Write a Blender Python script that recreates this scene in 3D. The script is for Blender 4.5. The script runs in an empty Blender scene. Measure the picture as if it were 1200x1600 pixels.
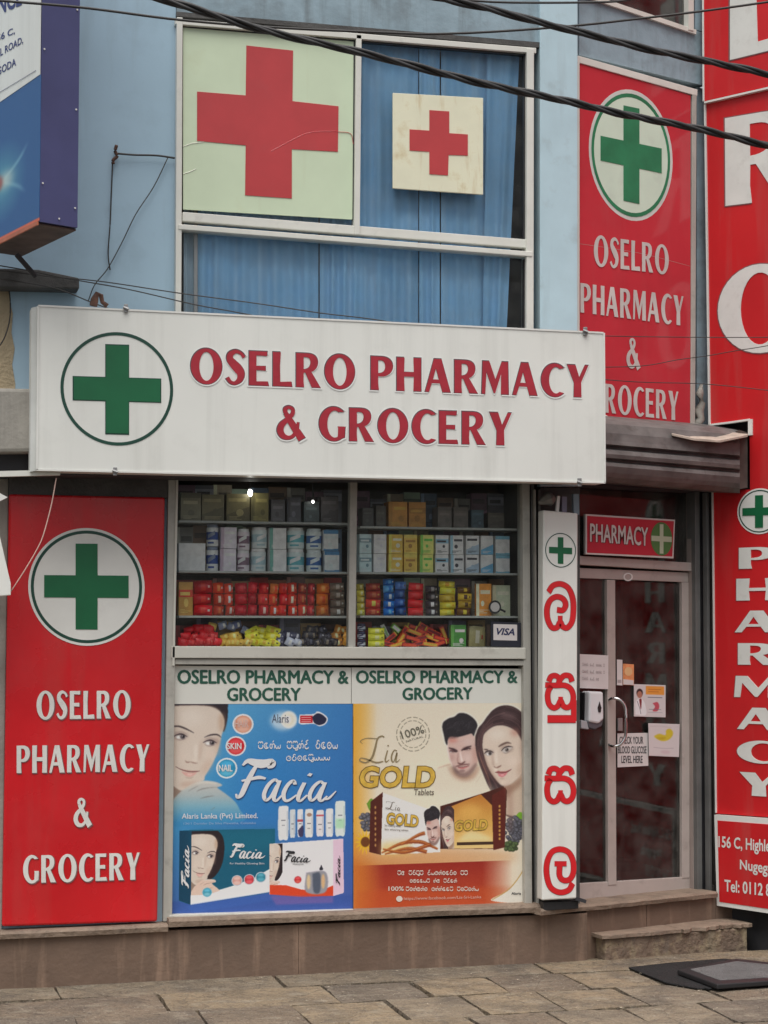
import bpy, math, random
import numpy as np
from mathutils import Vector as V, Matrix
from mathutils.geometry import tessellate_polygon
random.seed(7)
R_ = math.radians
scene = bpy.context.scene
col = scene.collection

# ------------------------------------------------------------------ camera
F_PX, TH, PH = 2900.0, R_(15.0), math.atan(191/2900.0)
CAM = V((-10.5*math.tan(TH), -10.5, 1.925))
cR = V((math.cos(TH), -math.sin(TH), 0))
fh = V((math.sin(TH), math.cos(TH), 0))
cF = fh*math.cos(PH) + V((0, 0, math.sin(PH)))
cU = -fh*math.sin(PH) + V((0, 0, math.cos(PH)))
cam_d = bpy.data.cameras.new('camera'); cam = bpy.data.objects.new('camera', cam_d); col.objects.link(cam)
cam_d.sensor_fit = 'VERTICAL'; cam_d.sensor_height = 32; cam_d.sensor_width = 24
cam_d.lens = F_PX/1600*32
cam_d.clip_start = 0.1; cam_d.clip_end = 2000
m = Matrix((cR, cU, -cF)).transposed().to_4x4(); m.translation = CAM
cam.matrix_world = m
scene.camera = cam

# ------------------------------------------------------------------ light
SUN_EL, SUN_AZ = R_(70), R_(-115)      # azimuth measured from +x axis of the place
world = bpy.data.worlds.new('World'); scene.world = world; world.use_nodes = True
nt = world.node_tree; nt.nodes.clear()
wo = nt.nodes.new('ShaderNodeOutputWorld'); bg = nt.nodes.new('ShaderNodeBackground')
sky = nt.nodes.new('ShaderNodeTexSky'); sky.sky_type = 'NISHITA'; sky.sun_disc = False
sky.sun_elevation = SUN_EL; sky.sun_rotation = R_(90) - SUN_AZ
sky.air_density = 1.0; sky.dust_density = 4.0
hs = nt.nodes.new('ShaderNodeHueSaturation'); hs.inputs['Saturation'].default_value = 0.22
nt.links.new(sky.outputs[0], hs.inputs['Color']); nt.links.new(hs.outputs[0], bg.inputs[0])
bg.inputs[1].default_value = 0.065
nt.links.new(bg.outputs[0], wo.inputs[0])
sd = bpy.data.lights.new('sun', 'SUN'); sd.energy = 1.5; sd.angle = R_(60); sd.color = (1.0, .965, .92)
so = bpy.data.objects.new('sun', sd); col.objects.link(so)
sdir = V((math.cos(SUN_EL)*math.cos(SUN_AZ), math.cos(SUN_EL)*math.sin(SUN_AZ), math.sin(SUN_EL)))
so.rotation_euler = sdir.to_track_quat('Z', 'Y').to_euler(); so.location = (0, -6, 9)
scene.view_settings.view_transform = 'Standard'; scene.view_settings.look = 'None'
scene.view_settings.gamma = 1.0; scene.view_settings.use_curve_mapping = False
scene.view_settings.exposure = 1.05
scene.render.engine = 'CYCLES'

# ------------------------------------------------------------------ planes
def ray(u, v):
    return cF*F_PX + cR*(u-600) - cU*(v-800)
class Plane:
    """vertical plane of the place: passes p0, runs along angle a, faces the street"""
    def __init__(s, p0, a):
        s.x = V((math.cos(a), math.sin(a), 0)); s.n = V((math.sin(a), -math.cos(a), 0)); s.p = V((p0[0], p0[1], 0))
    def at(s, u, v, d=0.0):
        r = ray(u, v); p = s.p + s.n*d
        return CAM + r*((p-CAM).dot(s.n)/r.dot(s.n))
    def off(s, d):
        q = Plane((0, 0), 0); q.x, q.n, q.p = s.x, s.n, s.p + s.n*d; return q
def ground(u, v, z=0.0):
    r = ray(u, v); return CAM + r*((z-CAM.z)/r.z)
FAC = Plane((0, 0), 0)
p = FAC.at(903, 1000); WING = Plane((p.x, p.y+.03), R_(17.5))
DOOR = WING.off(-.10)
p = WING.at(1104, 1000); TOWER = Plane((p.x, p.y), R_(-57))
SIGN = FAC.off(.46)
p = FAC.off(1.0).at(65, 200); BOXA = Plane((p.x, p.y), math.atan2(-.956, .29))
BOXB = Plane((p.x, p.y), math.atan2(.44, .90))
TOP = lambda t: t                       # readability only

# ------------------------------------------------------------------ materials
def lin(c):
    return tuple((x/255/12.92 if x/255 <= .04045 else ((x/255+.055)/1.055)**2.4) for x in c)
MC = {}
def mat(name, c, rough=.55, var=.08, vs=5.0, bump=0.0, bs=60, streak=0.0, dirt=(.09, .085, .08), dscale=(9, 9, .8),
        metal=0.0, spec=.5, blotch=0.0, bcol=None, coat=0.0, thr=(.52, .72), bthr=(.55, .7), bls=2.0, rvar=0.0, crack=0.0):
    if name in MC: return MC[name]
    m = bpy.data.materials.new(name); m.use_nodes = True; n = m.node_tree; N = n.nodes; L = n.links
    b = N['Principled BSDF']
    b.inputs['Roughness'].default_value = rough; b.inputs['Metallic'].default_value = metal
    b.inputs['Specular IOR Level'].default_value = spec; b.inputs['Coat Weight'].default_value = coat
    g = N.new('ShaderNodeNewGeometry')
    def noise(scale, det=4, vec=None, rough_=.55):
        t = N.new('ShaderNodeTexNoise'); t.inputs['Scale'].default_value = scale; t.inputs['Detail'].default_value = det
        t.inputs['Roughness'].default_value = rough_
        L.new(vec or g.outputs['Position'], t.inputs['Vector']); return t
    def mix(fac, a, bb):
        x = N.new('ShaderNodeMix'); x.data_type = 'RGBA'
        if isinstance(fac, float): x.inputs[0].default_value = fac
        else: L.new(fac, x.inputs[0])
        for i, s in ((6, a), (7, bb)):
            if isinstance(s, tuple): x.inputs[i].default_value = (*s[:3], 1)
            else: L.new(s, x.inputs[i])
        return x.outputs[2]
    def ramp(src, lo, hi, mul=1.0):
        r = N.new('ShaderNodeMapRange'); r.inputs[1].default_value = lo; r.inputs[2].default_value = hi
        r.inputs[4].default_value = mul; L.new(src, r.inputs[0]); return r.outputs[0]
    c1 = tuple(min(1, x*(1-var)) for x in c[:3]); c2 = tuple(min(1, x*(1+var)) for x in c[:3])
    out = mix(ramp(noise(vs).outputs['Fac'], .3, .7), c1, c2)
    if blotch:
        out = mix(ramp(noise(bls, 8, None, .65).outputs['Fac'], bthr[0], bthr[1], blotch), out, bcol or dirt)
    if streak:
        mp = N.new('ShaderNodeMapping'); mp.inputs['Scale'].default_value = dscale
        L.new(g.outputs['Position'], mp.inputs[0])
        out = mix(ramp(noise(1.0, 6, mp.outputs[0], .6).outputs['Fac'], thr[0], thr[1], streak), out, dirt)
    if crack:
        wn = noise(3.0, 5); ad = N.new('ShaderNodeVectorMath'); ad.operation = 'MULTIPLY_ADD'; ad.inputs[1].default_value = (.5, .5, .5)
        L.new(wn.outputs['Color'], ad.inputs[0]); L.new(g.outputs['Position'], ad.inputs[2])
        vo = N.new('ShaderNodeTexVoronoi'); vo.feature = 'DISTANCE_TO_EDGE'; vo.inputs['Scale'].default_value = 1.7; L.new(ad.outputs[0], vo.inputs['Vector'])
        out = mix(ramp(vo.outputs['Distance'], .012, .002, crack), out, (.03, .025, .02))
        out = mix(ramp(noise(13, 6, None, .7).outputs['Fac'], .52, .64, .5), out, (.09, .075, .06)); out = mix(ramp(noise(60, 3).outputs['Fac'], .58, .68, .55), out, (.05, .042, .035)); out = mix(ramp(noise(85, 2).outputs['Fac'], .62, .70, .5), out, (.46, .42, .36))
    L.new(out, b.inputs['Base Color'])
    if rvar:
        r = ramp(noise(vs*2.3).outputs['Fac'], .3, .7, 1); q = N.new('ShaderNodeMapRange')
        q.inputs[3].default_value = rough-rvar; q.inputs[4].default_value = rough+rvar; L.new(r, q.inputs[0]); L.new(q.outputs[0], b.inputs['Roughness'])
    if bump:
        bn = N.new('ShaderNodeBump'); bn.inputs['Strength'].default_value = min(1, bump*10); bn.inputs['Distance'].default_value = bump*.1
        L.new(noise(bs, 6).outputs['Fac'], bn.inputs['Height']); L.new(bn.outputs[0], b.inputs['Normal'])
    MC[name] = m; return m
def glass(name, tint=(.93, .96, .95), ior=1.5, rough=0.0, bumpy=0.0, haze=0.0):
    m = bpy.data.materials.new(name); m.use_nodes = True; n = m.node_tree; N = n.nodes; L = n.links; N.clear()
    o = N.new('ShaderNodeOutputMaterial'); mx = N.new('ShaderNodeMixShader'); t = N.new('ShaderNodeBsdfTransparent')
    gl = N.new('ShaderNodeBsdfGlossy'); fr = N.new('ShaderNodeFresnel'); fr.inputs[0].default_value = ior
    t.inputs[0].default_value = (*tint, 1); gl.inputs['Roughness'].default_value = rough
    if bumpy:
        ns = N.new('ShaderNodeTexNoise'); ns.inputs['Scale'].default_value = 2.2; ge = N.new('ShaderNodeNewGeometry')
        L.new(ge.outputs['Position'], ns.inputs['Vector'])
        bn = N.new('ShaderNodeBump'); bn.inputs['Strength'].default_value = bumpy; bn.inputs['Distance'].default_value = .02
        L.new(ns.outputs['Fac'], bn.inputs['Height']); L.new(bn.outputs[0], gl.inputs['Normal'])
    L.new(fr.outputs[0], mx.inputs[0]); L.new(t.outputs[0], mx.inputs[1]); L.new(gl.outputs[0], mx.inputs[2])
    last = mx.outputs[0]
    if haze:
        d = N.new('ShaderNodeBsdfDiffuse'); d.inputs[0].default_value = (.55, .54, .5, 1); m2 = N.new('ShaderNodeMixShader')  # patchy grey veil painted over the pane as haze, lifting dark glass
        ns = N.new('ShaderNodeTexNoise'); ns.inputs['Scale'].default_value = 7; ns.inputs['Detail'].default_value = 7
        ge = N.new('ShaderNodeNewGeometry'); L.new(ge.outputs['Position'], ns.inputs['Vector'])
        mr = N.new('ShaderNodeMapRange'); mr.inputs[1].default_value = .3; mr.inputs[2].default_value = .8; mr.inputs[4].default_value = haze
        L.new(ns.outputs['Fac'], mr.inputs[0]); L.new(mr.outputs[0], m2.inputs[0]); L.new(last, m2.inputs[1]); L.new(d.outputs[0], m2.inputs[2]); last = m2.outputs[0]
    L.new(last, o.inputs[0]); MC[name] = m; return m
def c8(name, rgb, k=1.15, **kw):
    return mat(name, tuple(min(.85, x*k) for x in lin(rgb)), **kw)

# ------------------------------------------------------------------ object helpers
ORG = {}
def tag(o, label=None, cat=None, group=None, kind=None):
    for k, v in (('label', label), ('category', cat), ('group', group), ('kind', kind)):
        if v: o[k] = v
    return o
def link(o, parent, loc):
    ORG[o.name] = loc
    o.location = loc - ORG[parent.name] if parent else loc
    col.objects.link(o)
    if parent: o.parent = parent
    return o
def thing(name, label, cat, loc, group=None, kind=None):
    o = bpy.data.objects.new(name, None); o.empty_display_size = .1
    return tag(link(o, None, V(loc)), label, cat, group, kind)
def obj(name, verts, faces, mats, parent=None, fm=None, smooth=False, bevel=0, uvs=None):
    vs = [V(v) for v in verts]
    lo = V([min(v[i] for v in vs) for i in range(3)]); hi = V([max(v[i] for v in vs) for i in range(3)])
    org = (lo+hi)/2; org.z = lo.z
    me = bpy.data.meshes.new(name); me.from_pydata([v-org for v in vs], [], faces)
    if not isinstance(mats, (list, tuple)): mats = [mats]
    for x in mats: me.materials.append(x)
    if fm: me.polygons.foreach_set('material_index', fm)
    if smooth: me.polygons.foreach_set('use_smooth', [True]*len(faces))
    if uvs:
        uv = me.uv_layers.new(name='UVMap')
        for pl in me.polygons:
            for li in pl.loop_indices: uv.data[li].uv = uvs[me.loops[li].vertex_index]
    o = bpy.data.objects.new(name, me)
    link(o, parent, org)
    if bevel:
        b = o.modifiers.new('bevel', 'BEVEL'); b.width = bevel; b.segments = 2; b.limit_method = 'ANGLE'; b.angle_limit = R_(40)
    return o
class MB:
    def __init__(s): s.v, s.f, s.m = [], [], []
    def add(s, vs, fs, mi=0):
        n = len(s.v); s.v += [V(x) for x in vs]; s.f += [tuple(i+n for i in f) for f in fs]; s.m += [mi]*len(fs); return s
    def prism(s, pts, n, t, mi=0, back=True):
        k = len(pts); v = list(pts) + [p-n*t for p in pts]
        f = [tuple(range(k))] + [(i, i+k, (i+1) % k+k, (i+1) % k) for i in range(k)]
        if back: f.append(tuple(range(2*k-1, k-1, -1)))
        return s.add(v, f, mi)
    def box(s, a, b, mi=0):
        x0, y0, z0 = a; x1, y1, z1 = b
        return s.add([(x0, y0, z0), (x1, y0, z0), (x1, y1, z0), (x0, y1, z0), (x0, y0, z1), (x1, y0, z1), (x1, y1, z1), (x0, y1, z1)],
                     [(0, 3, 2, 1), (4, 5, 6, 7), (0, 1, 5, 4), (1, 2, 6, 5), (2, 3, 7, 6), (3, 0, 4, 7)], mi)
    def tube(s, pts, r, k=8, mi=0, caps=True):
        pts = [V(q) for q in pts]; rings = []
        up = V((0, 0, 1))
        for i, q in enumerate(pts):
            d = (pts[min(i+1, len(pts)-1)]-pts[max(i-1, 0)]).normalized()
            a = d.cross(up)
            if a.length < .05: a = d.cross(V((0, 1, 0)))
            a.normalize(); b = d.cross(a); rr = r[i] if isinstance(r, (list, tuple)) else r
            rings.append([q + (a*math.cos(2*math.pi*j/k)+b*math.sin(2*math.pi*j/k))*rr for j in range(k)])
        v = [x for rg in rings for x in rg]; f = []
        for i in range(len(pts)-1):
            for j in range(k): f.append((i*k+j, i*k+(j+1) % k, (i+1)*k+(j+1) % k, (i+1)*k+j))
        if caps: f += [tuple(range(k-1, -1, -1)), tuple(range((len(pts)-1)*k, len(pts)*k))]
        return s.add(v, f, mi)
    def build(s, name, mats, parent=None, **kw):
        return obj(name, s.v, s.f, mats, parent, fm=s.m, **kw)
def slab(name, pl, pts, m, d=0.0, t=.05, parent=None, bevel=0, **kw):
    """flat piece of real thickness t whose front outline lies in plane pl, d in front of it"""
    if len(pts) == 4 and not hasattr(pts[0], '__len__'):
        u0, v0, u1, v1 = pts; pts = [(u0, v0), (u1, v0), (u1, v1), (u0, v1)]
    b = MB(); q = [pl.at(u, v, d) for u, v in pts]
    b.prism(q[::-1], pl.n, t)
    return b.build(name, m, parent, bevel=bevel, **kw)
def bar(name, pl, a, b_, w, m, d=0.0, t=.05, parent=None, bevel=0, **kw):
    """straight bar from pixel a to b of width w metres"""
    A, B = pl.at(*a, d), pl.at(*b_, d); ax = (B-A).normalized(); s = ax.cross(pl.n)*w/2
    q = [A+s, B+s, B-s, A-s]
    if (q[1]-q[0]).cross(q[2]-q[0]).dot(pl.n) < 0: q = q[::-1]
    return MB().prism(q, pl.n, t).build(name, m, parent, bevel=bevel, **kw)
class Q:
    """rectangle on a sign: corners seen in the photograph, addressed 0..1 across and 0..1 upward"""
    def __init__(s, pl, tl, tr, br, bl, d=0.0):
        s.n = pl.n; s.tl, s.tr, s.br, s.bl = [pl.at(*c, d) for c in (tl, tr, br, bl)]
    def p(s, x, y, d=0.0):
        return (s.bl*(1-x)+s.br*x)*(1-y) + (s.tl*(1-x)+s.tr*x)*y + s.n*d
def QB(pl, u0, v0, u1, v1, d=0.0, sl=0.0, sl2=None):
    w = u1-u0; sl2 = sl if sl2 is None else sl2
    return Q(pl, (u0, v0), (u1, v0+sl*w), (u1, v1+sl2*w), (u0, v1), d)
def crop(pts, n): return pts

# ------------------------------------------------------------------ lettering
def cr(pts, n=6):
    P = [np.array(p, float) for p in pts]; P = [2*P[0]-P[1]] + P + [2*P[-1]-P[-2]]; out = []
    for i in range(1, len(P)-2):
        for k in range(n):
            t = k/n; a, b, c, d = P[i-1], P[i], P[i+1], P[i+2]
            out.append(.5*((2*b)+(-a+c)*t+(2*a-5*b+4*c-d)*t*t+(-a+3*b-3*c+d)*t**3))
    out.append(P[-2]); return out
def strip(pts, ws, n=6, asp=1.0):
    if not hasattr(ws, '__len__'): ws = [ws]*len(pts)
    q = cr([(p[0], p[1], w) for p, w in zip(pts, ws)], n) if len(pts) > 2 else [np.array((p[0], p[1], w)) for p, w in zip(pts, ws)]
    L, Rr = [], []
    for i, a in enumerate(q):
        d = q[min(i+1, len(q)-1)][:2]-q[max(i-1, 0)][:2]; d = d/max(1e-9, math.hypot(d[0], d[1]*asp)) if False else d/max(1e-9, math.hypot(*d))
        nn = np.array((-d[1], d[0]))*a[2]/2
        nn[0] *= 1.0; L.append((a[0]+nn[0], a[1]+nn[1]*asp)); Rr.append((a[0]-nn[0], a[1]-nn[1]*asp))
    return ('s', L, Rr)
def arc(cx, cy, rx, ry, a0, a1, n=20):
    return [(cx+rx*math.cos(R_(a0+(a1-a0)*i/n)), cy+ry*math.sin(R_(a0+(a1-a0)*i/n))) for i in range(n+1)]
def bez(a, b, c, d, n=8):
    return [tuple((1-t)**3*a[k]+3*(1-t)**2*t*b[k]+3*(1-t)*t*t*c[k]+t**3*d[k] for k in (0, 1)) for t in [i/n for i in range(n+1)]]
P_bowl = bez((.33, 1), (.52, 1), (.66, .90), (.66, .72))+bez((.66, .72), (.66, .52), (.50, .40), (.31, .40))[1:]
P_hole = [(.22, .89)] + bez((.29, .89), (.40, .89), (.43, .80), (.43, .70)) + bez((.43, .70), (.43, .57), (.36, .50), (.22, .50))[1:]
GLY = {
 'O': (.90, [('p', [arc(.45, .5, .45, .52, 0, 360, 36)[:-1], arc(.45, .5, .205, .42, 0, 360, 30)[:-1]])]),
 'L': (.56, [('p', [[(0, 1), (.23, 1), (.205, .6), (.215, .13), (.50, .15), (.54, .15), (.56, 0), (0, 0)]])]),
 'E': (.57, [('p', [[(0, 0), (0, 1), (.53, 1), (.52, .87), (.21, .88), (.21, .57), (.48, .575), (.48, .44), (.21, .45), (.21, .12), (.54, .13), (.57, 0)]])]),
 'P': (.66, [('p', [[(0, 0), (0, 1)]+P_bowl+[(.22, .41), (.22, .2), (.24, 0)], P_hole])]),
 'R': (.72, [('p', [[(0, 0), (0, 1), (.33, 1)]+bez((.33, 1), (.52, 1), (.64, .92), (.64, .74))[1:]+bez((.64, .74), (.64, .60), (.56, .50), (.45, .46))[1:]
        + [(.72, 0), (.46, 0), (.27, .43), (.22, .43), (.215, .2), (.23, 0)],
        [(.22, .89)]+bez((.29, .89), (.39, .89), (.42, .82), (.42, .74))+bez((.42, .74), (.42, .60), (.34, .53), (.22, .53))[1:]])]),
 'H': (.74, [('p', [[(0, 0), (0, 1), (.235, 1), (.22, .57), (.52, .57), (.505, 1), (.74, 1), (.74, 0), (.505, 0), (.52, .43), (.22, .43), (.235, 0)]])]),
 'A': (.78, [('p', [[(0, 0), (.27, 1), (.50, 1), (.78, 0), (.53, 0), (.455, .26), (.205, .26), (.12, 0)], [(.24, .38), (.42, .38), (.33, .72)]])]),
 'M': (.84, [('p', [[(0, 0), (.03, 1), (.24, 1), (.43, .45), (.62, 1), (.82, 1), (.84, 0), (.60, 0), (.605, .62), (.42, .03), (.375, .03), (.145, .68), (.11, 0)]])]),
 'C': (.70, [('p', [arc(.43, .5, .43, .52, 48, 312, 30)+arc(.47, .5, .22, .41, 300, 60, 26)])]),
 'G': (.77, [('p', [arc(.43, .5, .43, .52, 46, 305, 30)+[(.75, .10), (.77, .43), (.54, .43), (.56, .39), (.55, .13)]+arc(.46, .5, .22, .41, 288, 62, 24)])]),
 'Y': (.68, [('p', [[(0, 1), (.27, 1), (.39, .62), (.56, 1), (.68, 1), (.45, .46), (.46, 0), (.21, 0), (.22, .44)]])]),
 'S': (.54, [strip([(.515, .80), (.42, .92), (.27, .965), (.125, .875), (.11, .73), (.21, .60), (.34, .46), (.42, .32), (.385, .15), (.25, .045), (.12, .075), (.03, .20)],
        [.10, .09, .11, .16, .2, .24, .26, .22, .17, .11, .10, .11])]),
 '&': (.74, [strip([(.25, .78), (.40, .52), (.72, .01)], [.14, .19, .23], 4),
        strip([(.25, .78), (.235, .90), (.34, .965), (.45, .90), (.44, .76), (.30, .60), (.14, .44), (.09, .26), (.17, .10), (.33, .05), (.47, .12), (.57, .30), (.61, .52)],
        [.13, .12, .09, .11, .12, .13, .17, .19, .17, .12, .11, .10, .08])]),
}
def emb(name, q, shapes, m, parent, depth=.003, d=0.0, grow=0.0, fx=lambda x, y: (x, y), layer=.0003, pull=None):
    """solid flat or raised shapes laid on sign rectangle q"""
    b = MB()
    for si, sh in enumerate(shapes):
        dd = d+si*layer
        if sh[0] == 'p':
            loops = sh[1]; flat = []; idx = []
            for lp in loops:
                idx.append(len(flat)); flat += lp
            tri = tessellate_polygon([[V((x, y, 0)) for x, y in lp] for lp in loops])
            pts = [q.p(*fx(x, y), dd) for x, y in flat]; n = len(pts)
            fs = []
            for t in tri:
                a, bb, c = [pts[i] for i in t]
                fs.append(tuple(t) if (bb-a).cross(c-a).dot(q.n) > 0 else tuple(t)[::-1])
            vs = pts
            if depth > 0:
                vs = pts+[x-q.n*depth for x in pts]
                for k, lp in enumerate(loops):
                    o_, l_ = idx[k], len(lp)
                    for i in range(l_): fs.append((o_+i, o_+i+n, o_+(i+1) % l_+n, o_+(i+1) % l_))
            b.add(vs, fs)
        else:
            L, Rr = sh[1], sh[2]; k = len(L)
            pts = [q.p(*fx(x, y), dd) for x, y in L]+[q.p(*fx(x, y), dd) for x, y in Rr]
            fs = [(i, i+k, i+k+1, i+1) for i in range(k-1)]
            if depth > 0:
                bk = [x-q.n*depth for x in pts]; pts += bk
                fs += [(i, i+1, i+1+2*k, i+2*k) for i in range(k-1)]+[(i+k+1, i+k, i+3*k, i+3*k+1) for i in range(k-1)]
                fs += [(0, 2*k, 3*k, k), (k-1, 2*k-1, 4*k-1, 3*k-1)]
            b.add(pts, fs)
    return b.build(name, m, parent)
def word(q, text, m, parent, depth=.006, d=.006, track=.12, space=.42, each=True, rim=None, rimw=.03, rimdx=0, rimdy=0, name='letter'):
    x = 0; lay = []
    for ch in text:
        if ch == ' ': x += space; continue
        lay.append((ch, x)); x += GLY[ch][0]+track
    W = x-track
    for ch, x0 in lay:
        w, sh = GLY[ch]
        emb(name, q, sh, m, parent, depth, d, fx=lambda a, b, x0=x0: ((a+x0)/W, b))
        if rim:
            kx = 1+2*rimw/w; ky = 1+2*rimw
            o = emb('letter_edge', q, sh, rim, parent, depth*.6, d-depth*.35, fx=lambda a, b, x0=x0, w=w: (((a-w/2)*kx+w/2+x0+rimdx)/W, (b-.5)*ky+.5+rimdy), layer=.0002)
def tmesh(s, off=0.0, shear=0.0, ext=0):
    cu = bpy.data.curves.new('t', 'FONT'); cu.body = s; cu.offset = off; cu.shear = shear; cu.resolution_u = 3
    o = bpy.data.objects.new('t', cu); col.objects.link(o)
    dg = bpy.context.evaluated_depsgraph_get(); me = o.evaluated_get(dg).to_mesh()
    v = [(x.co.x, x.co.y) for x in me.vertices]; f = [tuple(p.vertices) for p in me.polygons]
    o.evaluated_get(dg).to_mesh_clear(); bpy.data.objects.remove(o); bpy.data.curves.remove(cu)
    return v, f
TM = {}
def text(q, s, m, parent, off=.012, base=None, shear=0, d=.002, name='lettering', depth=.0015, dx=0, dy=0, bold=0):
    k = (s, off, shear)
    if k not in TM: TM[k] = tmesh(s, off, shear)
    v, f = TM[k]
    kb = (s, base if base is not None else off, shear)
    if kb not in TM: TM[kb] = tmesh(*kb)
    bv = TM[kb][0]
    x0, x1 = min(a for a, _ in bv), max(a for a, _ in bv); y0, y1 = min(b for _, b in bv), max(b for _, b in bv)
    P_, fs = [], []
    for k, (ox, oy) in enumerate([(0, 0)] if not bold else [(-bold, 0), (bold, 0), (0, bold*.6), (0, -bold*.6)]):
        pts = [q.p((a+ox-x0)/(x1-x0)+dx, (b+oy-y0)/(y1-y0)+dy, d+k*.00012) for a, b in v]; n = len(P_)
        for t in f:
            a, b, c = pts[t[0]], pts[t[1]], pts[t[2]]
            if len(set(t)) < 3: continue
            tt = t if (b-a).cross(c-a).dot(q.n) > 0 else t[::-1]; fs.append(tuple(i+n for i in tt))
        P_ += pts
    return obj(name, P_, fs, m, parent)
def cross(a=.36, e=0.0):
    b = 1-a
    return ('p', [[(a, 0), (b, 0), (b, a), (1, a), (1, b), (b, b), (b, 1), (a, 1), (a, b), (0, b), (0, a), (a, a)]])
def disc(r=.5, n=48): return ('p', [arc(.5, .5, r, r, 0, 360, n)[:-1]])
def ring(r0, r1, n=48): return ('p', [arc(.5, .5, r1, r1, 0, 360, n)[:-1], arc(.5, .5, r0, r0, 0, 360, n)[:-1]])
def zs(pts, box):
    X0, Y0, X1, Y1 = box
    return [((x-X0)/(X1-X0), 1-(y-Y0)/(Y1-Y0)) for x, y in pts]
def sinh(w=30, asp=1.0):
    """strokes of the round Sinhala letters; w stroke width in source units"""
    def st(box, pts, wd=None):
        X0, Y0, X1, Y1 = box; k = (X1-X0)/(Y1-Y0)
        return strip(zs(pts, box), (wd or w)/(X1-X0), 5, k)
    o = (95, 700, 288, 1015); s = (80, 480, 290, 732); l = (86, 1008, 288, 1315)
    S = [st(s, [(108, 540), (122, 508), (152, 500), (178, 520), (176, 548), (160, 568)]), st(s, [(264, 540), (250, 505), (215, 498), (190, 518), (172, 548)]),
         st(s, [(84, 562), (150, 565), (215, 565), (256, 590), (272, 640), (262, 690), (232, 712), (204, 700), (187, 668), (168, 702), (140, 714), (110, 690), (100, 640), (106, 600), (124, 570)]),
         st(s, [(187, 690), (187, 640)], w*.8)]
    def shift(sh, f): return ('s', [f(*p) for p in sh[1]], [f(*p) for p in sh[2]])
    up = lambda x, y: (x, .24+y*.76)
    SU = [shift(x, up) for x in S]+[strip([(.93, .45), (.93, .03)], w/210, 2, .7), strip([(.09, .07), (.99, .07)], w/190, 2, .8)]
    return {'o': [st(o, [(112, 768), (140, 726), (190, 714), (240, 742), (268, 810), (272, 890), (262, 960), (232, 998), (204, 990), (187, 962), (166, 996), (132, 994), (106, 940), (103, 870), (125, 818), (165, 797), (206, 812), (222, 850), (204, 884), (166, 882)]),
              st(o, [(187, 975), (187, 920)], w*.8)],
            's': S, 'S': SU,
            'l': [st(l, [(268, 1240), (240, 1286), (182, 1300), (125, 1268), (100, 1190), (102, 1108), (132, 1042), (185, 1022), (240, 1042), (270, 1100), (272, 1170), (248, 1216), (208, 1222), (182, 1190), (184, 1118)]),
              st(l, [(150, 1116), (228, 1116)], w*.9)]}
SIN = sinh(34)
def ssmall(w=.15):
    g = {}
    def circ(cx, cy, rx, ry, a0, a1, n=10): return [(cx+rx*math.cos(R_(a0+(a1-a0)*i/n)), cy+ry*math.sin(R_(a0+(a1-a0)*i/n))) for i in range(n+1)]
    g['o'] = [strip(circ(.5, .35, .42, .32, 120, -230), w, 2), strip([(.5, .35), (.7, .45)], w)]
    g['s'] = [strip(circ(.5, .3, .42, .27, 150, 395), w, 2), strip(circ(.3, .66, .2, .17, 200, 0, 6), w, 2), strip(circ(.7, .66, .2, .17, 180, -20, 6), w, 2)]
    g['S'] = g['s']+[strip([(.95, .4), (.95, -.1), (.5, -.12)], w, 3)]
    g['l'] = [strip(circ(.5, .35, .44, .34, -40, -330), w, 2), strip(circ(.55, .33, .18, .15, 180, -90, 7), w, 2)]
    g['r'] = [strip(circ(.5, .3, .36, .27, 100, 420), w, 2), strip([(.5, .57), (.3, .72), (.5, .9), (.75, .8)], w)]
    g['n'] = [strip(circ(.3, .3, .22, .25, 60, 380), w, 2), strip(circ(.72, .3, .25, .28, 180, -60), w, 2), strip([(.6, .75), (.8, .95)], w)]
    g['t'] = [strip(circ(.5, .35, .42, .32, 60, 330), w, 2), strip(circ(.6, .35, .2, .15, 300, 100, 7), w, 2)]
    g['y'] = [strip(circ(.3, .3, .24, .26, 150, 370, 7), w, 2), strip(circ(.74, .3, .22, .26, 190, 400, 7), w, 2)]
    g['w'] = [strip(circ(.5, .35, .38, .32, 90, 450), w, 2), strip([(.35, .36), (.6, .36)], w)]
    g['d'] = [strip([(.8, .95), (.4, .8), (.6, .55), (.2, .4), (.25, .08), (.6, .02), (.9, .15)], w)]
    return g
SSM = ssmall()
def sline(q, s, m, parent, d=.002, track=.12):
    W = len(s)*(1+track); sh = []
    for i, ch in enumerate(s):
        if ch == ' ': continue
        x0 = i*(1+track)
        for g in SSM[ch]: sh.append(('s', [((x+x0)/W, y) for x, y in g[1]], [((x+x0)/W, y) for x, y in g[2]]))
    return emb('lettering', q, sh, m, parent, 0, d, layer=.00002)
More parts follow.
